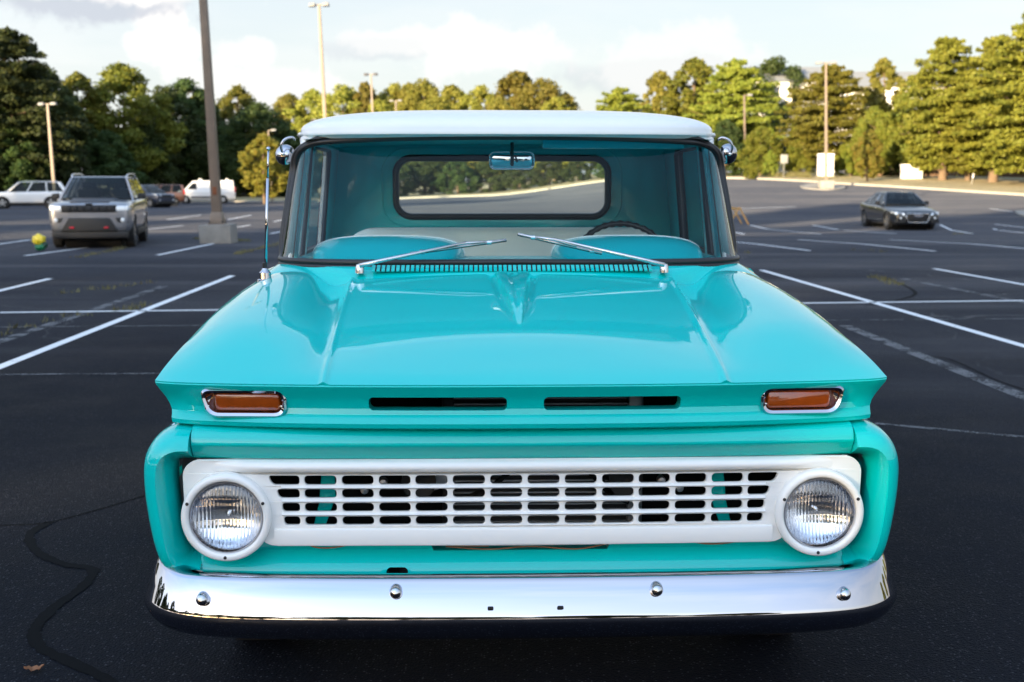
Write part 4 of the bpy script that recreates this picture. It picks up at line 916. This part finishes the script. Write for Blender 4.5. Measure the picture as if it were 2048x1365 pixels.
lamp_post(754, 97, 9.9, 'slim pole with dark lamp heads above the golden trees', .2, (.7, .5), hm=HDARK, headlen=.55)
lamp_post(112, 86, 7.1, 'lit slim double-headed lamp post behind the white SUV', .22, (.6, .4), headlen=.62)
lamp_post(1652, 90, 8.9, 'pale lit lamp post on a round-edged block on the kerbed island', .2, (.95, .55))
lamp_post(1490, 116, 7.6, 'brown lamp post with small head among the cedars', .2, None, 1, mat=POLE2)
lamp_post(800, 150, 11.4, 'far lamp post with two pale heads in front of the golden trees', .22, None)
lamp_post(545, 118, 6.8, 'short lamp post with pale head beside the yellow-green tree', .16, None, 1)
# ================================================================== CARS
def carpaint(n, c, metal=.0, rough=.35): return pbr(n, c, rough, metal, coat=1.0)
SILV = carpaint('silver_paint', (.29, .29, .31), .6, .32); WHT = carpaint('white_car_paint', (.74, .74, .74)); BLK = carpaint('black_car_paint', (.004, .0045, .006), 0, .3); NAVY = carpaint('slate_car_paint', (.045, .055, .085), .5); MAROON = carpaint('brown_car_paint', (.09, .045, .035), .3)
TRIM = pbr('black_trim', (.012, .012, .013), .6); HLAMP = pbr('car_headlamp', (.72, .76, .8), .12, .3, coat=1); REDL = pbr('red_lamp', (.35, .01, .012), .25, coat=1); ALLOY = pbr('alloy_wheel', (.45, .45, .46), .3, .9); MATTEH = pbr('matt_dark_decal', (.035, .037, .045), .45)
def body(name, st, w, mat, parent):
    rings = []
    for (y, zb_, zs, zt, ws) in st:
        ww = w * ws / 2
        half = [(0, zb_), (.72 * ww, zb_), (.94 * ww, zb_ + .05), (ww, zb_ + .45 * (zs - zb_)), (.99 * ww, zs - .06), (.94 * ww, zs), (.74 * ww, zs + .75 * (zt - zs)), (0, zt)]
        rings.append([(x, y, z) for x, z in half] + [(-x, y, z) for x, z in half[-2:0:-1]])
    o = sweep(name, rings, mat, parent, sharp=None)
    o.parent = None
    md = o.modifiers.new('s', 'SUBSURF'); md.levels = 2; md.render_levels = 2; bake(o); o.parent = parent; fin(o.data, mat, True, 50); return o
def patch(name, c4, off, mat, parent, ins=.06, n=6, bulge=0):
    a, b, c, d = [Vector(p) for p in c4]; nn = (b - a).cross(d - a).normalized(); cen = (a + b + c + d) / 4; rows = []
    for i in range(n + 1):
        u = ins + (1 - 2 * ins) * i / n; rw_ = []
        for j in range(n + 1):
            v = ins + (1 - 2 * ins) * j / n; p = (a * (1 - u) + b * u) * (1 - v) + (d * (1 - u) + c * u) * v
            rw_.append(p + nn * (off + bulge * math.sin(math.pi * u) * math.sin(math.pi * v)))
        rows.append(rw_)
    return grid(name, rows, mat, parent)
def wheel(parent, x, y, r, s, spokes=5, mat=ALLOY, w=.21):
    t = empty('wheel'); t.parent = parent
    lathe('tyre', [(r * .66, -w / 2), (r * .9, -w / 2), (r * .985, -w * .38), (r, 0), (r * .985, w * .38), (r * .9, w / 2), (r * .66, w / 2)], TYRE, t, 'x', (x, y, r), 28)
    lathe('rim', [(r * .66, s * w * .48), (r * .63, s * w * .42), (r * .60, s * w * .1), (.001, s * w * .08)], DARKMET, t, 'x', (x, y, r), 24)
    for k in range(spokes):
        a = 6.283 * k / spokes + .3; c, sn = math.cos(a), math.sin(a); X = x + s * w * .38; q = .045
        P = lambda rad, sd, dx: (X + dx * s, y + rad * c - sd * sn, r + rad * sn + sd * c)
        hexa('spoke', [P(.0, -q, -.03), P(r * .64, -q * .8, -.03), P(r * .64, q * .8, -.03), P(0, q, -.03), P(.0, -q, .012), P(r * .64, -q * .8, .012), P(r * .64, q * .8, .012), P(0, q, .012)], mat, t, .006)
    return t
def car(name, label, loc, rz, L, Wd, st, gh, paint_, axles, wr, pillars=(), trim=False):
    """gh: base z, roof z, base front y, base rear y, roof front y, roof rear y, half width at base, at roof"""
    T = empty(name, loc, rz); tag(T, label, 'car', 'cars parked on the lot')
    b = body('body', st, Wd, paint_, T)
    cut(b, [lathe('arch', [(0, -Wd), (wr * 1.16, -Wd), (wr * 1.16, Wd), (0, Wd)], None, axis='x', c=(0, a, wr), k=32) for a in axles], 50)
    for a in axles:
        lathe('wheel_well', [(.001, -.62 * Wd / 1.85), (wr * 1.15, -.62 * Wd / 1.85), (wr * 1.15, .62 * Wd / 1.85), (.001, .62 * Wd / 1.85)], BLACK, T, 'x', (0, a, wr), 24)
        for s in (-1, 1): wheel(T, s * (Wd / 2 - .125), a, wr, s)
    box('floor', (-Wd * .42, -L / 2 + .3, .2), (Wd * .42, L / 2 - .3, .26), BLACK, T)
    zb_, zr, fb, rb, fr, rr, wb, wt = gh
    c = [(-wb, fb, zb_), (wb, fb, zb_), (wb, rb, zb_), (-wb, rb, zb_), (-wt, fr, zr), (wt, fr, zr), (wt, rr, zr), (-wt, rr, zr)]
    A = [Vector(p) for p in c]
    hexa('roof', [A[4] - Vector((.03, .05, .035)), A[5] + Vector((.03, -.05, -.035)), A[6] + Vector((.03, .05, -.035)), A[7] + Vector((-.03, .05, -.035)), A[4] + Vector((.05, .06, .0)), A[5] + Vector((-.05, .06, .0)), A[6] + Vector((-.05, -.06, 0)), A[7] + Vector((.05, -.06, 0))], paint_, T, .03, 3)
    def pillar(p, q, wy, wx=.05):
        hexa('pillar', [p + Vector((a * wx / 2, b_ * wy / 2, 0)) for a, b_ in ((-1, -1), (1, -1), (1, 1), (-1, 1))] + [q + Vector((a * wx / 2, b_ * wy / 2, 0)) for a, b_ in ((-1, -1), (1, -1), (1, 1), (-1, 1))], paint_, T, .012)
    for i, j, s in ((0, 4, -1), (1, 5, 1), (2, 6, 1), (3, 7, -1)):
        pillar(A[i] + Vector((-s * .015, 0, -.03)), A[j] + Vector((-s * .02, 0, -.02)), .10 if i < 2 else .20)
    for u in pillars:
        for s, (f0_, f1_, r0_, r1_) in ((1, (1, 2, 5, 6)), (-1, (0, 3, 4, 7))):
            pillar(A[f0_].lerp(A[f1_], u) + Vector((-s * .015, 0, -.03)), A[r0_].lerp(A[r1_], u) + Vector((-s * .02, 0, -.02)), .07)
    box('interior', (-wb + .06, fb + .15, zb_ - .1), (wb - .06, rb - .1, zb_ + .055), TRIM, T, .02)
    for sx in (-.37, .37):
        for yy in (fb + 1.25, fb + 2.1): box('seat', (sx - .22, yy, zb_ - .1), (sx + .22, yy + .14, zb_ + .25), TRIM, T, .05); box('headrest', (sx - .12, yy + .03, zb_ + .27), (sx + .12, yy + .12, zb_ + .43), TRIM, T, .03)
    tube('steering_wheel', [(.37 + .18 * math.cos(a), fb + .75 - .05 * math.sin(a), zb_ + .05 + .16 * math.sin(a)) for a in np.linspace(0, 6.283, 20)[:-1]], .016, TRIM, T, 6, True)
    patch('windscreen', (A[0], A[1], A[5], A[4]), .014, CARGLASS, T, .055, 8, .03)
    patch('rear_window', (A[2], A[3], A[7], A[6]), .014, CARGLASS, T, .08, 6, .02)
    for s in (-1, 1):
        q = (A[1], A[2], A[6], A[5]) if s > 0 else (A[3], A[0], A[4], A[7])
        edges = [0.0] + list(pillars) + [1.0]
        for u0, u1 in zip(edges[:-1], edges[1:]):
            f = lambda u, v: (lambda a, b, cc, d: (a * (1 - u) + b * u) * (1 - v) + (d * (1 - u) + cc * u) * v)(*q)
            uu0, uu1 = (u0, u1) if s > 0 else (1 - u1, 1 - u0)
            g0, g1 = uu0 + .018 + (.03 if uu0 == 0 else 0), uu1 - .018 - (.03 if uu1 == 1 else 0)
            pts = [f(g0, .10), f(g1, .10), f(g1, .86), f(g0, .86)]
            patch('side_window', pts, .006, CARGLASS, T, 0, 4)
            if trim: tube('window_trim', [p + Vector((s * .016, 0, 0)) for p in pts], .012, CHROME_SOFT, T, 6, True)
        m = hexa('door_mirror', [(s * (wb + .02), fb + .42, zb_ + .02), (s * (wb + .22), fb + .45, zb_ + .02), (s * (wb + .22), fb + .55, zb_ + .02), (s * (wb + .02), fb + .55, zb_ + .02), (s * (wb + .04), fb + .42, zb_ + .17), (s * (wb + .21), fb + .46, zb_ + .15), (s * (wb + .21), fb + .55, zb_ + .15), (s * (wb + .04), fb + .55, zb_ + .17)], TRIM, T, .03)
    return T, b
SUVST = lambda L, top=1.06, bel=1.08: [(-L / 2, .46, top - .20, top - .16, .80), (-L / 2 + .04, .36, top - .08, top - .04, .93), (-L / 2 + .2, .30, top - .03, top + .01, .99), (-L / 2 + .9, .28, top, top + .05, 1.0), (-L * .2, .28, bel - .01, bel + .03, 1.0), (0, .28, bel, bel + .02, 1), (L * .3, .28, bel + .02, bel + .04, 1.0), (L / 2 - .25, .30, bel + .02, bel + .04, .98), (L / 2 - .04, .36, bel, bel + .02, .93), (L / 2, .46, bel - .1, bel - .08, .86)]
# --- grey SUV facing us
x, y, z = at(207, 29.9)
T, b = car('parked_suv', 'silver grey SUV with dark hood decal and black grille facing the pickup', (x, y, z), R(11), 4.4, 1.84, SUVST(4.4), (1.07, 1.63, -.92, 2.08, -.22, 1.80, .86, .64), SILV, (-1.34, 1.30), .355, (.30, .60))
F = -2.22
for i in range(7):
    xx = -.465 + i * .155
    box('grille_slot', (xx - .062, F - .015, .845), (xx + .062, F + .12, .965), TRIM, T, .015)
box('grille_frame', (-.60, F + .012, .815), (.60, F + .15, .985), TRIM, T, .03)
for s in (-1, 1):
    hexa('headlight', [(s * .59, F - .01, .835), (s * .85, F + .06, .855), (s * .90, F + .30, .86), (s * .58, F + .2, .83), (s * .59, F + .0, .965), (s * .86, F + .08, .98), (s * .90, F + .36, .985), (s * .60, F + .25, .97)], HLAMP, T, .02)
    hexa('fog_lamp_surround', [(s * .62, F + .00, .60), (s * .84, F + .08, .58), (s * .84, F + .25, .58), (s * .62, F + .2, .60), (s * .56, F + .00, .70), (s * .84, F + .08, .72), (s * .84, F + .25, .72), (s * .56, F + .2, .70)], TRIM, T, .015)
    lathe('fog_lamp', [(.0005, -.02), (.045, -.012), (.05, .01), (.05, .05)], HLAMP, T, c=(s * .72, F + .03, .645), k=18)
    box('tow_hook', (s * .37 - .05, F - .06, .465), (s * .37 + .05, F + .05, .505), pbr('red_hook', (.45, .01, .03), .4), T, .012)
    tube('roof_rail', spline([(s * .62, -.20, 1.60), (s * .635, .0, 1.675), (s * .635, 1.4, 1.685), (s * .62, 1.72, 1.61)], 20), .018, CHROME_SOFT, T, 6)
    box('sill_trim', (min(s * .88, s * .925), -1.0, .28), (max(s * .88, s * .925), .95, .42), TRIM, T, .02)
hexa('lower_grille', [(-.62, F - .02, .40), (.62, F - .02, .40), (.62, F + .2, .40), (-.62, F + .2, .40), (-.44, F - .02, .70), (.44, F - .02, .70), (.44, F + .2, .70), (-.44, F + .2, .70)], TRIM, T, .03)
box('skid_plate', (-.82, F + .02, .24), (.82, F + .3, .40), TRIM, T, .05)
hexa('hood_decal', [(-.42, F + .16, 1.035), (.42, F + .16, 1.035), (.50, -1.0, 1.105), (-.50, -1.0, 1.105), (-.42, F + .16, 1.062), (.42, F + .16, 1.062), (.50, -1.0, 1.128), (-.50, -1.0, 1.128)], MATTEH, T, .006)
box('emblem', (-.075, F + .02, 1.0), (.075, F + .1, 1.022), DARKMET, T, .004)
# --- black sedan
x, y, z = at(1793, 49.8)
SED = [(-2.45, .32, .56, .60, .74), (-2.41, .24, .66, .70, .87), (-2.2, .20, .73, .79, .96), (-1.6, .19, .82, .89, 1), (-.9, .19, .91, .96, 1), (0, .19, .94, .96, 1), (1.2, .19, .97, .99, 1), (1.85, .22, 1.0, 1.04, .97), (2.3, .26, .98, 1.02, .9), (2.42, .36, .92, .96, .82), (2.45, .45, .82, .85, .78)]
T, b = car('parked_sedan', 'black sedan with hexagonal grille and four ring emblem alone on the lot', (x, y, z), R(1), 4.9, 1.88, SED, (.93, 1.455, -1.05, 1.85, -.20, .85, .86, .55), BLK, (-1.50, 1.40), .34, (.42, .80), trim=True)
F = -2.46
hexa('grille', [(-.36, F - .01, .30), (.36, F - .01, .30), (.36, F + .2, .30), (-.36, F + .2, .30), (-.44, F + .0, .64), (.44, F + .0, .64), (.44, F + .2, .64), (-.44, F + .2, .64)], TRIM, T, .04)
for i in range(8): box('grille_bar', (-.37, F - .018, .335 + i * .034), (.37, F, .341 + i * .034), DARKMET, T)
tube('grille_trim', [(-.36, F - .012, .30), (.36, F - .012, .30), (.45, F - .002, .50), (.43, F + .0, .645), (-.43, F, .645), (-.45, F - .002, .50)], .014, CHROME_SOFT, T, 6, True)
for i in range(4):
    lathe('emblem_ring', [(.050 + .009 * math.cos(a), .009 * math.sin(a)) for a in np.linspace(0, 6.283, 9)], CHROME, T, c=(-.117 + i * .078, F - .028, .575), k=24)
for s in (-1, 1):
    hexa('headlight', [(s * .50, F - .01, .575), (s * .83, F + .09, .60), (s * .90, F + .45, .60), (s * .50, F + .3, .58), (s * .52, F + .03, .66), (s * .84, F + .14, .705), (s * .905, F + .5, .715), (s * .52, F + .3, .665)], HLAMP, T, .015)
    hexa('lower_intake', [(s * .50, F - .01, .27), (s * .84, F + .07, .28), (s * .86, F + .3, .28), (s * .50, F + .2, .27), (s * .50, F - .01, .40), (s * .85, F + .07, .42), (s * .87, F + .3, .42), (s * .50, F + .2, .40)], TRIM, T, .015)
    lathe('fog_lamp', [(.0005, -.01), (.04, 0), (.04, .04)], HLAMP, T, c=(s * .66, F + .01, .47), k=14)
    box('sill_trim', (min(s * .93, s * .942), -1.0, .36), (max(s * .93, s * .942), .95, .385), CHROME_SOFT, T, .004)
    for yy in (-.15, .85): box('door_handle', (min(s * .925, s * .95), yy, .80), (max(s * .925, s * .95), yy + .18, .825), CHROME_SOFT, T, .006)
# --- white SUV side-on
x, y, z = at(56, 80)
T, b = car('parked_suv', 'white SUV with dark tinted side windows parked side-on by the woods', (x, y, z), R(-72), 4.85, 1.9, SUVST(4.85, 1.05, 1.10), (1.09, 1.74, -1.20, 2.38, -.42, 1.95, .88, .68), WHT, (-1.45, 1.45), .38, (.34, .68))
for s in (-1, 1):
    box('roof_rail', (min(s * .62, s * .66), -.2, 1.74), (max(s * .62, s * .66), 1.8, 1.78), CHROME_SOFT, T, .01); box('sill_trim', (min(s * .90, s * .96), -1.05, .28), (max(s * .90, s * .96), 1.05, .42), TRIM, T, .02)
    hexa('headlight', [(s * .6, -2.44, .82), (s * .88, -2.3, .82), (s * .88, -2.0, .82), (s * .6, -2.2, .82), (s * .6, -2.42, .95), (s * .9, -2.25, .95), (s * .9, -1.95, .95), (s * .6, -2.2, .95)], HLAMP, T, .02)
    box('tail_lamp', (min(s * .70, s * .93), 2.28, .92), (max(s * .70, s * .93), 2.44, 1.12), REDL, T, .02)
# --- slate small SUV
x, y, z = at(294, 88)
T, b = car('parked_suv', 'slate blue compact SUV seen past the grey SUV, nose towards the van', (x, y, z), R(58), 4.1, 1.78, SUVST(4.1, 1.0, 1.05), (1.03, 1.60, -1.1, 1.95, -.15, 1.6, .84, .60), NAVY, (-1.28, 1.24), .34, (.36, .7))
for s in (-1, 1):
    hexa('headlight', [(s * .5, -2.06, .80), (s * .84, -1.9, .84), (s * .84, -1.6, .84), (s * .5, -1.8, .80), (s * .5, -2.04, .92), (s * .85, -1.85, .98), (s * .85, -1.5, .98), (s * .5, -1.8, .92)], HLAMP, T, .02)
    lathe('fog_lamp', [(.0005, -.01), (.06, 0), (.06, .04)], HLAMP, T, c=(s * .6, -2.04, .55), k=14)
box('grille', (-.42, -2.08, .78), (.42, -1.9, .90), TRIM, T, .02); box('lower_bumper', (-.8, -2.06, .28), (.8, -1.8, .48), TRIM, T, .04)
# --- brown car behind it
x, y, z = at(312, 100)
T, b = car('parked_suv', 'brown SUV with red tail lamps mostly hidden behind the slate SUV', (x, y, z), R(-70), 4.5, 1.8, SUVST(4.5, 1.03, 1.08), (1.07, 1.70, -1.1, 2.2, -.3, 2.0, .85, .68), MAROON, (-1.35, 1.35), .35, (.34, .68))
for s in (-1, 1): box('tail_lamp', (min(s * .70, s * .89), 2.12, .95), (max(s * .70, s * .89), 2.27, 1.30), REDL, T, .02)
# --- white cargo van
x, y, z = at(412, 114)
VAN = [(-2.75, .50, .80, .86, .80), (-2.70, .38, .98, 1.03, .93), (-2.45, .30, 1.10, 1.18, .99), (-1.95, .28, 1.22, 1.32, 1.0), (-1.9, .28, 1.24, 1.34, 1), (0, .28, 1.24, 1.3, 1), (2.4, .28, 1.24, 1.3, 1), (2.70, .32, 1.22, 1.28, .98), (2.74, .42, 1.15, 1.2, .96)]
T = empty('cargo_van', (x, y, z), R(-80)); tag(T, 'white cargo van with roof rack bars parked along the kerb', 'van', 'cars parked on the lot')
b = body('body', VAN, 2.0, WHT, T); cut(b, [lathe('arch', [(0, -2), (.42, -2), (.42, 2), (0, 2)], None, axis='x', c=(0, a, .36), k=32) for a in (-1.75, 1.6)], 50)
for a in (-1.75, 1.6):
    lathe('wheel_well', [(.001, -.7), (.41, -.7), (.41, .7), (.001, .7)], BLACK, T, 'x', (0, a, .36), 24)
    for s in (-1, 1): wheel(T, s * .87, a, .36, s, 6)
c = [(-.95, -2.0, 1.1), (.95, -2.0, 1.1), (.95, 2.70, 1.1), (-.95, 2.70, 1.1), (-.82, -1.05, 2.08), (.82, -1.05, 2.08), (.84, 2.55, 2.12), (-.84, 2.55, 2.12)]
hexa('cargo_box', c, WHT, T, .12, 4); A = [Vector(p) for p in c]
patch('windscreen', (A[0], A[1], A[5], A[4]), .014, CARGLASS, T, .07, 6, .03); patch('windscreen_liner', (A[0], A[1], A[5], A[4]), .006, BLACK, T, .075, 2)
for s in (-1, 1):
    lean_ = lambda yy, zz_: Vector((s * (.95 - .13 * (zz_ - 1.1) / .98 + .014), yy, zz_))
    pts = [lean_(-1.62, 1.30), lean_(-.72, 1.30), lean_(-.72, 1.86), lean_(-1.08, 1.86)]; pts = pts if s > 0 else pts[::-1]
    patch('side_window', pts, .004, CARGLASS, T, 0, 4); patch('window_lining', pts, -.004, BLACK, T, 0, 1)
    box('rub_strip', (min(s * .97, s * 1.02), -1.25, .52), (max(s * .97, s * 1.02), 1.15, .66), TRIM, T, .02)
    box('tail_lamp', (min(s * .86, s * .97), 2.62, 1.0), (max(s * .86, s * .97), 2.73, 1.5), REDL, T, .02); box('front_bumper', (min(s * .1, s * .98), -2.78, .34), (max(s * .1, s * .98), -2.35, .62), TRIM, T, .05)
    hexa('headlight', [(s * .55, -2.74, .90), (s * .92, -2.55, .92), (s * .92, -2.2, .92), (s * .55, -2.4, .90), (s * .55, -2.68, 1.05), (s * .93, -2.45, 1.12), (s * .93, -2.1, 1.12), (s * .55, -2.4, 1.05)], HLAMP, T, .02)
for yy in (-.45, .75, 1.95):
    box('rack_bar', (-.8, yy - .04, 2.24), (.8, yy + .04, 2.29), WHT, T, .01)
    for s in (-1, 1): hexa('rack_foot', [(s * .70, yy - .16, 2.06), (s * .80, yy - .16, 2.06), (s * .80, yy + .16, 2.06), (s * .70, yy + .16, 2.06), (s * .72, yy - .04, 2.27), (s * .78, yy - .04, 2.27), (s * .78, yy + .04, 2.27), (s * .72, yy + .04, 2.27)], WHT, T, .01)
# ================================================================== SMALL THINGS ON THE LOT
gp_ = on_ground(80, 502); t = empty('plastic_bag', (gp_[0], gp_[1], float(Hh(*gp_)))); tag(t, 'crumpled yellow bag with green bottom lying beside the grey SUV', 'bag')
def lump(name, c, r, mat, parent, seed, sq=(1, 1, 1)):
    rg = np.random.default_rng(seed); bm = bmesh.new(); bmesh.ops.create_icosphere(bm, subdivisions=3, radius=1); ph = rg.uniform(0, 6, 6)
    for v in bm.verts:
        d = v.co.normalized(); k = 1 + .13 * math.sin(5 * d.x + ph[0]) * math.sin(6 * d.y + ph[1]) + .10 * math.sin(9 * d.z + ph[2] + 4 * d.x) + .05 * math.sin(17 * d.y + ph[3]); v.co = Vector((c[0] + d.x * r * k * sq[0], c[1] + d.y * r * k * sq[1], c[2] + d.z * r * k * sq[2]))
    me = bpy.data.meshes.new(name); bm.to_mesh(me); bm.free(); fin(me, mat); return link(bpy.data.objects.new(name, me), parent)
lump('bag_bulge', (-.01, 0, .24), .13, pbr('yellow_plastic', (.75, .58, .03), .35, coat=.3), t, 1); lump('bag_bottom', (.02, -.02, .085), .10, pbr('green_plastic', (.01, .16, .07), .4), t, 2, (1.1, 1, .85)); lump('bag_corner', (.10, 0, .12), .07, pbr('dark_green_plastic', (.01, .05, .03), .4), t, 3)
x, y, z = at(1471, 52); WOOD = pbr('weathered_yellow_wood', (.42, .24, .07), .8, var=.4, vs=8)
t = empty('sawhorse', (x, y, z), R(8)); tag(t, 'weathered yellow A-frame sawhorse standing on the asphalt', 'barrier')
for yy in (-.45, .45):
    for s in (-1, 1): hexa('leg', [(s * .42 - .03, yy - .02, 0), (s * .42 + .03, yy - .02, 0), (s * .42 + .03, yy + .02, 0), (s * .42 - .03, yy + .02, 0), (s * .012 - .03, yy - .02 + s * .041, .72), (s * .012 + .03, yy - .02 + s * .041, .72), (s * .012 + .03, yy + .02 + s * .041, .72), (s * .012 - .03, yy + .02 + s * .041, .72)], WOOD, t, .005)
box('top_beam', (-.04, -.6, .62), (.04, .6, .70), WOOD, t, .006)
DRY = pbr('dry_leaf', (.26, .11, .05), .8, var=.3, vs=30)
gl_ = on_ground(68, 1346); rows = []
for i in range(9):
    u = i / 8 * 2 - 1; w_ = .014 * (1 - abs(u) ** 1.6) + .001; rows.append([(u * .03, v * w_, .006 + .010 * u * u + .006 * v * v + .003 * math.sin(9 * u)) for v in (-1, -.5, 0, .5, 1)])
o = grid('fallen_leaf', rows, DRY, thick=.0006); o.location = (*gl_, .004); o.rotation_euler = (.1, .05, .35); tag(o, 'dry curled brown leaf on the asphalt beside the tar seam', 'leaf')
# kerbed islands
def island(name, pts, label):
    p = spline([G2(a) for a in pts] + [G2(pts[0])], 60)[:-1]; c = p.mean(0); rg_ = [[(*(c + (q - c) * k), float(Hh(*q)) + z) for q in p] for k, z in ((1.0, -.05), (1.0, .07), (.985, .085), (.95, .085), (.94, .06), (.02, .06))]
    rows = np.array(rg_).swapaxes(0, 1); o = grid(name, rows, CONC, closed_u=True, sharp=40); recalc(o.data); return tag(o, label, 'island')
island('kerbed_island', [(1600, 374), (1620, 370), (1680, 373), (1690, 378), (1655, 381), (1610, 378)], 'low kerbed traffic island round the pale lamp post')
island('kerbed_island', [(2030, 425), (2090, 420), (2160, 430), (2120, 438), (2050, 434)], 'dark kerbed island beside the black sedan')
# ================================================================== BEYOND THE KERB
SIDING = pbr('white_siding', (.78, .76, .72), .7, var=.08, vs=1); BRICKM = pbr('brown_brick', (.26, .15, .10), .9, var=.3, vs=2); ROOFM = pbr('grey_roof', (.18, .19, .2), .8, var=.2); GREYB = pbr('blue_grey_siding', (.20, .24, .28), .8, var=.1); PANE = pbr('window_pane', (.03, .035, .04), .1, coat=1)
def building(px, depth, w, d, h, label, wall, nwin, storeys, rz=0):
    x, y, z = at(px, depth); t = empty('building', (x, y, z), rz); box('wall', (-w / 2, 0, -.5), (w / 2, d, h), wall, t)
    hexa('roof', [(-w / 2 - .4, -.4, h + .003), (w / 2 + .4, -.4, h + .003), (w / 2 + .4, d + .4, h + .003), (-w / 2 - .4, d + .4, h + .003), (-w / 2 + 1.2, d * .4, h + 1.9), (w / 2 - 1.2, d * .4, h + 1.9), (w / 2 - 1.2, d * .6, h + 1.9), (-w / 2 + 1.2, d * .6, h + 1.9)], ROOFM, t)
    sh = h / storeys
    for k in range(storeys):
        for i in range(nwin):
            cx = -w / 2 + w * (i + .5) / nwin; e = empty('window'); e.parent = t
            box('pane', (cx - .5, -.03, k * sh + .9), (cx + .5, .05, k * sh + sh * .8), PANE, e); z0, z1 = k * sh + .9, k * sh + sh * .8
            for a in ((cx - .58, z0, cx - .5, z1), (cx + .5, z0, cx + .58, z1), (cx - .58, z1, cx + .58, z1 + .08), (cx - .65, z0 - .1, cx + .65, z0)): box('frame', (a[0], -.06, a[1]), (a[2], .02, a[3]), SIDING, e)
    return tag(t, label, 'building')
building(1588, 138, 12, 9, 10.4, 'white three-storey block glimpsed between the cedars', SIDING, 5, 3)
building(1775, 132, 13, 9, 9.4, 'white building with grey roof behind the cedar row', SIDING, 4, 2)
building(1900, 128, 18, 9, 5.2, 'low brown brick building behind the cedar trunks', BRICKM, 6, 1)
building(505, 146, 7, 6, 4.2, 'blue-grey house half hidden in the woods', GREYB, 2, 1)
def cabinet(px, depth, w, h, label):
    x, y, z = at(px, depth); t = empty('utility_cabinet', (x, y, z + .12)); box('plinth', (-w / 2 - .1, -.6, -.3), (w / 2 + .1, .6, .12), CONC, t, .03); box('body', (-w / 2, -.5, .123), (w / 2, .5, h), SIDING, t, .04)
    hexa('lid', [(-w / 2 - .06, -.56, h + .003), (w / 2 + .06, -.56, h + .003), (w / 2 + .06, .56, h + .003), (-w / 2 - .06, .56, h + .003), (-w / 2, -.5, h + .12), (w / 2, -.5, h + .12), (w / 2, .5, h + .12), (-w / 2, .5, h + .12)], SIDING, t, .01)
    for s in (-1, 1): box('door', (min(.02 * s, s * (w / 2 - .06)), -.525, .22), (max(.02 * s, s * (w / 2 - .06)), -.49, h - .1), SIDING, t, .012)
    box('handle', (.05, -.55, h * .5), (.08, -.52, h * .5 + .2), DARKMET, t, .005); return tag(t, label, 'cabinet')
cabinet(1650, 107, 1.2, 1.9, 'tall white utility cabinet at the kerb behind the pale lamp post')
cabinet(1822, 101, 1.5, 1.15, 'low white utility cabinet between the cedar trunks')
def sign(px, depth, h, w, label, m, lean=0):
    x, y, z = at(px, depth); t = empty('sign_post', (x, y, z + .1)); t.rotation_euler = (0, lean, 0); tube('post', [(0, 0, -.2), (0, 0, h)], .035, CONC if not w else HEADM, t, 8)
    if w: box('panel', (-w / 2, -.06, h - w * 1.2), (w / 2, -.036, h), m, t, .01)
    else: lathe('cap', [(.0005, .03), (.04, .02), (.045, -.3)], SIDING, t, 'z', (0, 0, h), 10)
    return tag(t, label, 'post')
sign(1567, 104, 2.0, .6, 'square grey sign plate on a thin post by the kerb', HEADM)
sign(1943, 92, .85, 0, 'short leaning white marker post on the verge', SIDING, .12)
x0, y0, z0 = at(1700, 112); x1, y1, z1 = at(2200, 98)
fe = empty('board_fence', (x0, y0, z0)); fe.rotation_euler = (0, 0, math.atan2(y1 - y0, x1 - x0)); FENCE = pbr('brown_fence_wood', (.17, .10, .06), .9, var=.4, vs=3); Lf = math.hypot(x1 - x0, y1 - y0); n = int(Lf / .34); bd = None
for i in range(n):
    if bd is None: bd = box('board', (0, -.02, -.1), (.30, .01, 1.75), FENCE, fe, .008)
    else: copy_of(bd, fe, location=(i * .34, .0, (z1 - z0) * i / n + .02 * math.sin(i * 2.3)))
for zz_ in (.35, 1.35): hexa('rail', [(0, .012, zz_), (Lf, .012, zz_ + z1 - z0), (Lf, .06, zz_ + z1 - z0), (0, .06, zz_), (0, .012, zz_ + .1), (Lf, .012, zz_ + .1 + z1 - z0), (Lf, .06, zz_ + .1 + z1 - z0), (0, .06, zz_ + .1)], FENCE, fe)
tag(fe, 'brown board fence running behind the cedar trunks', 'fence')
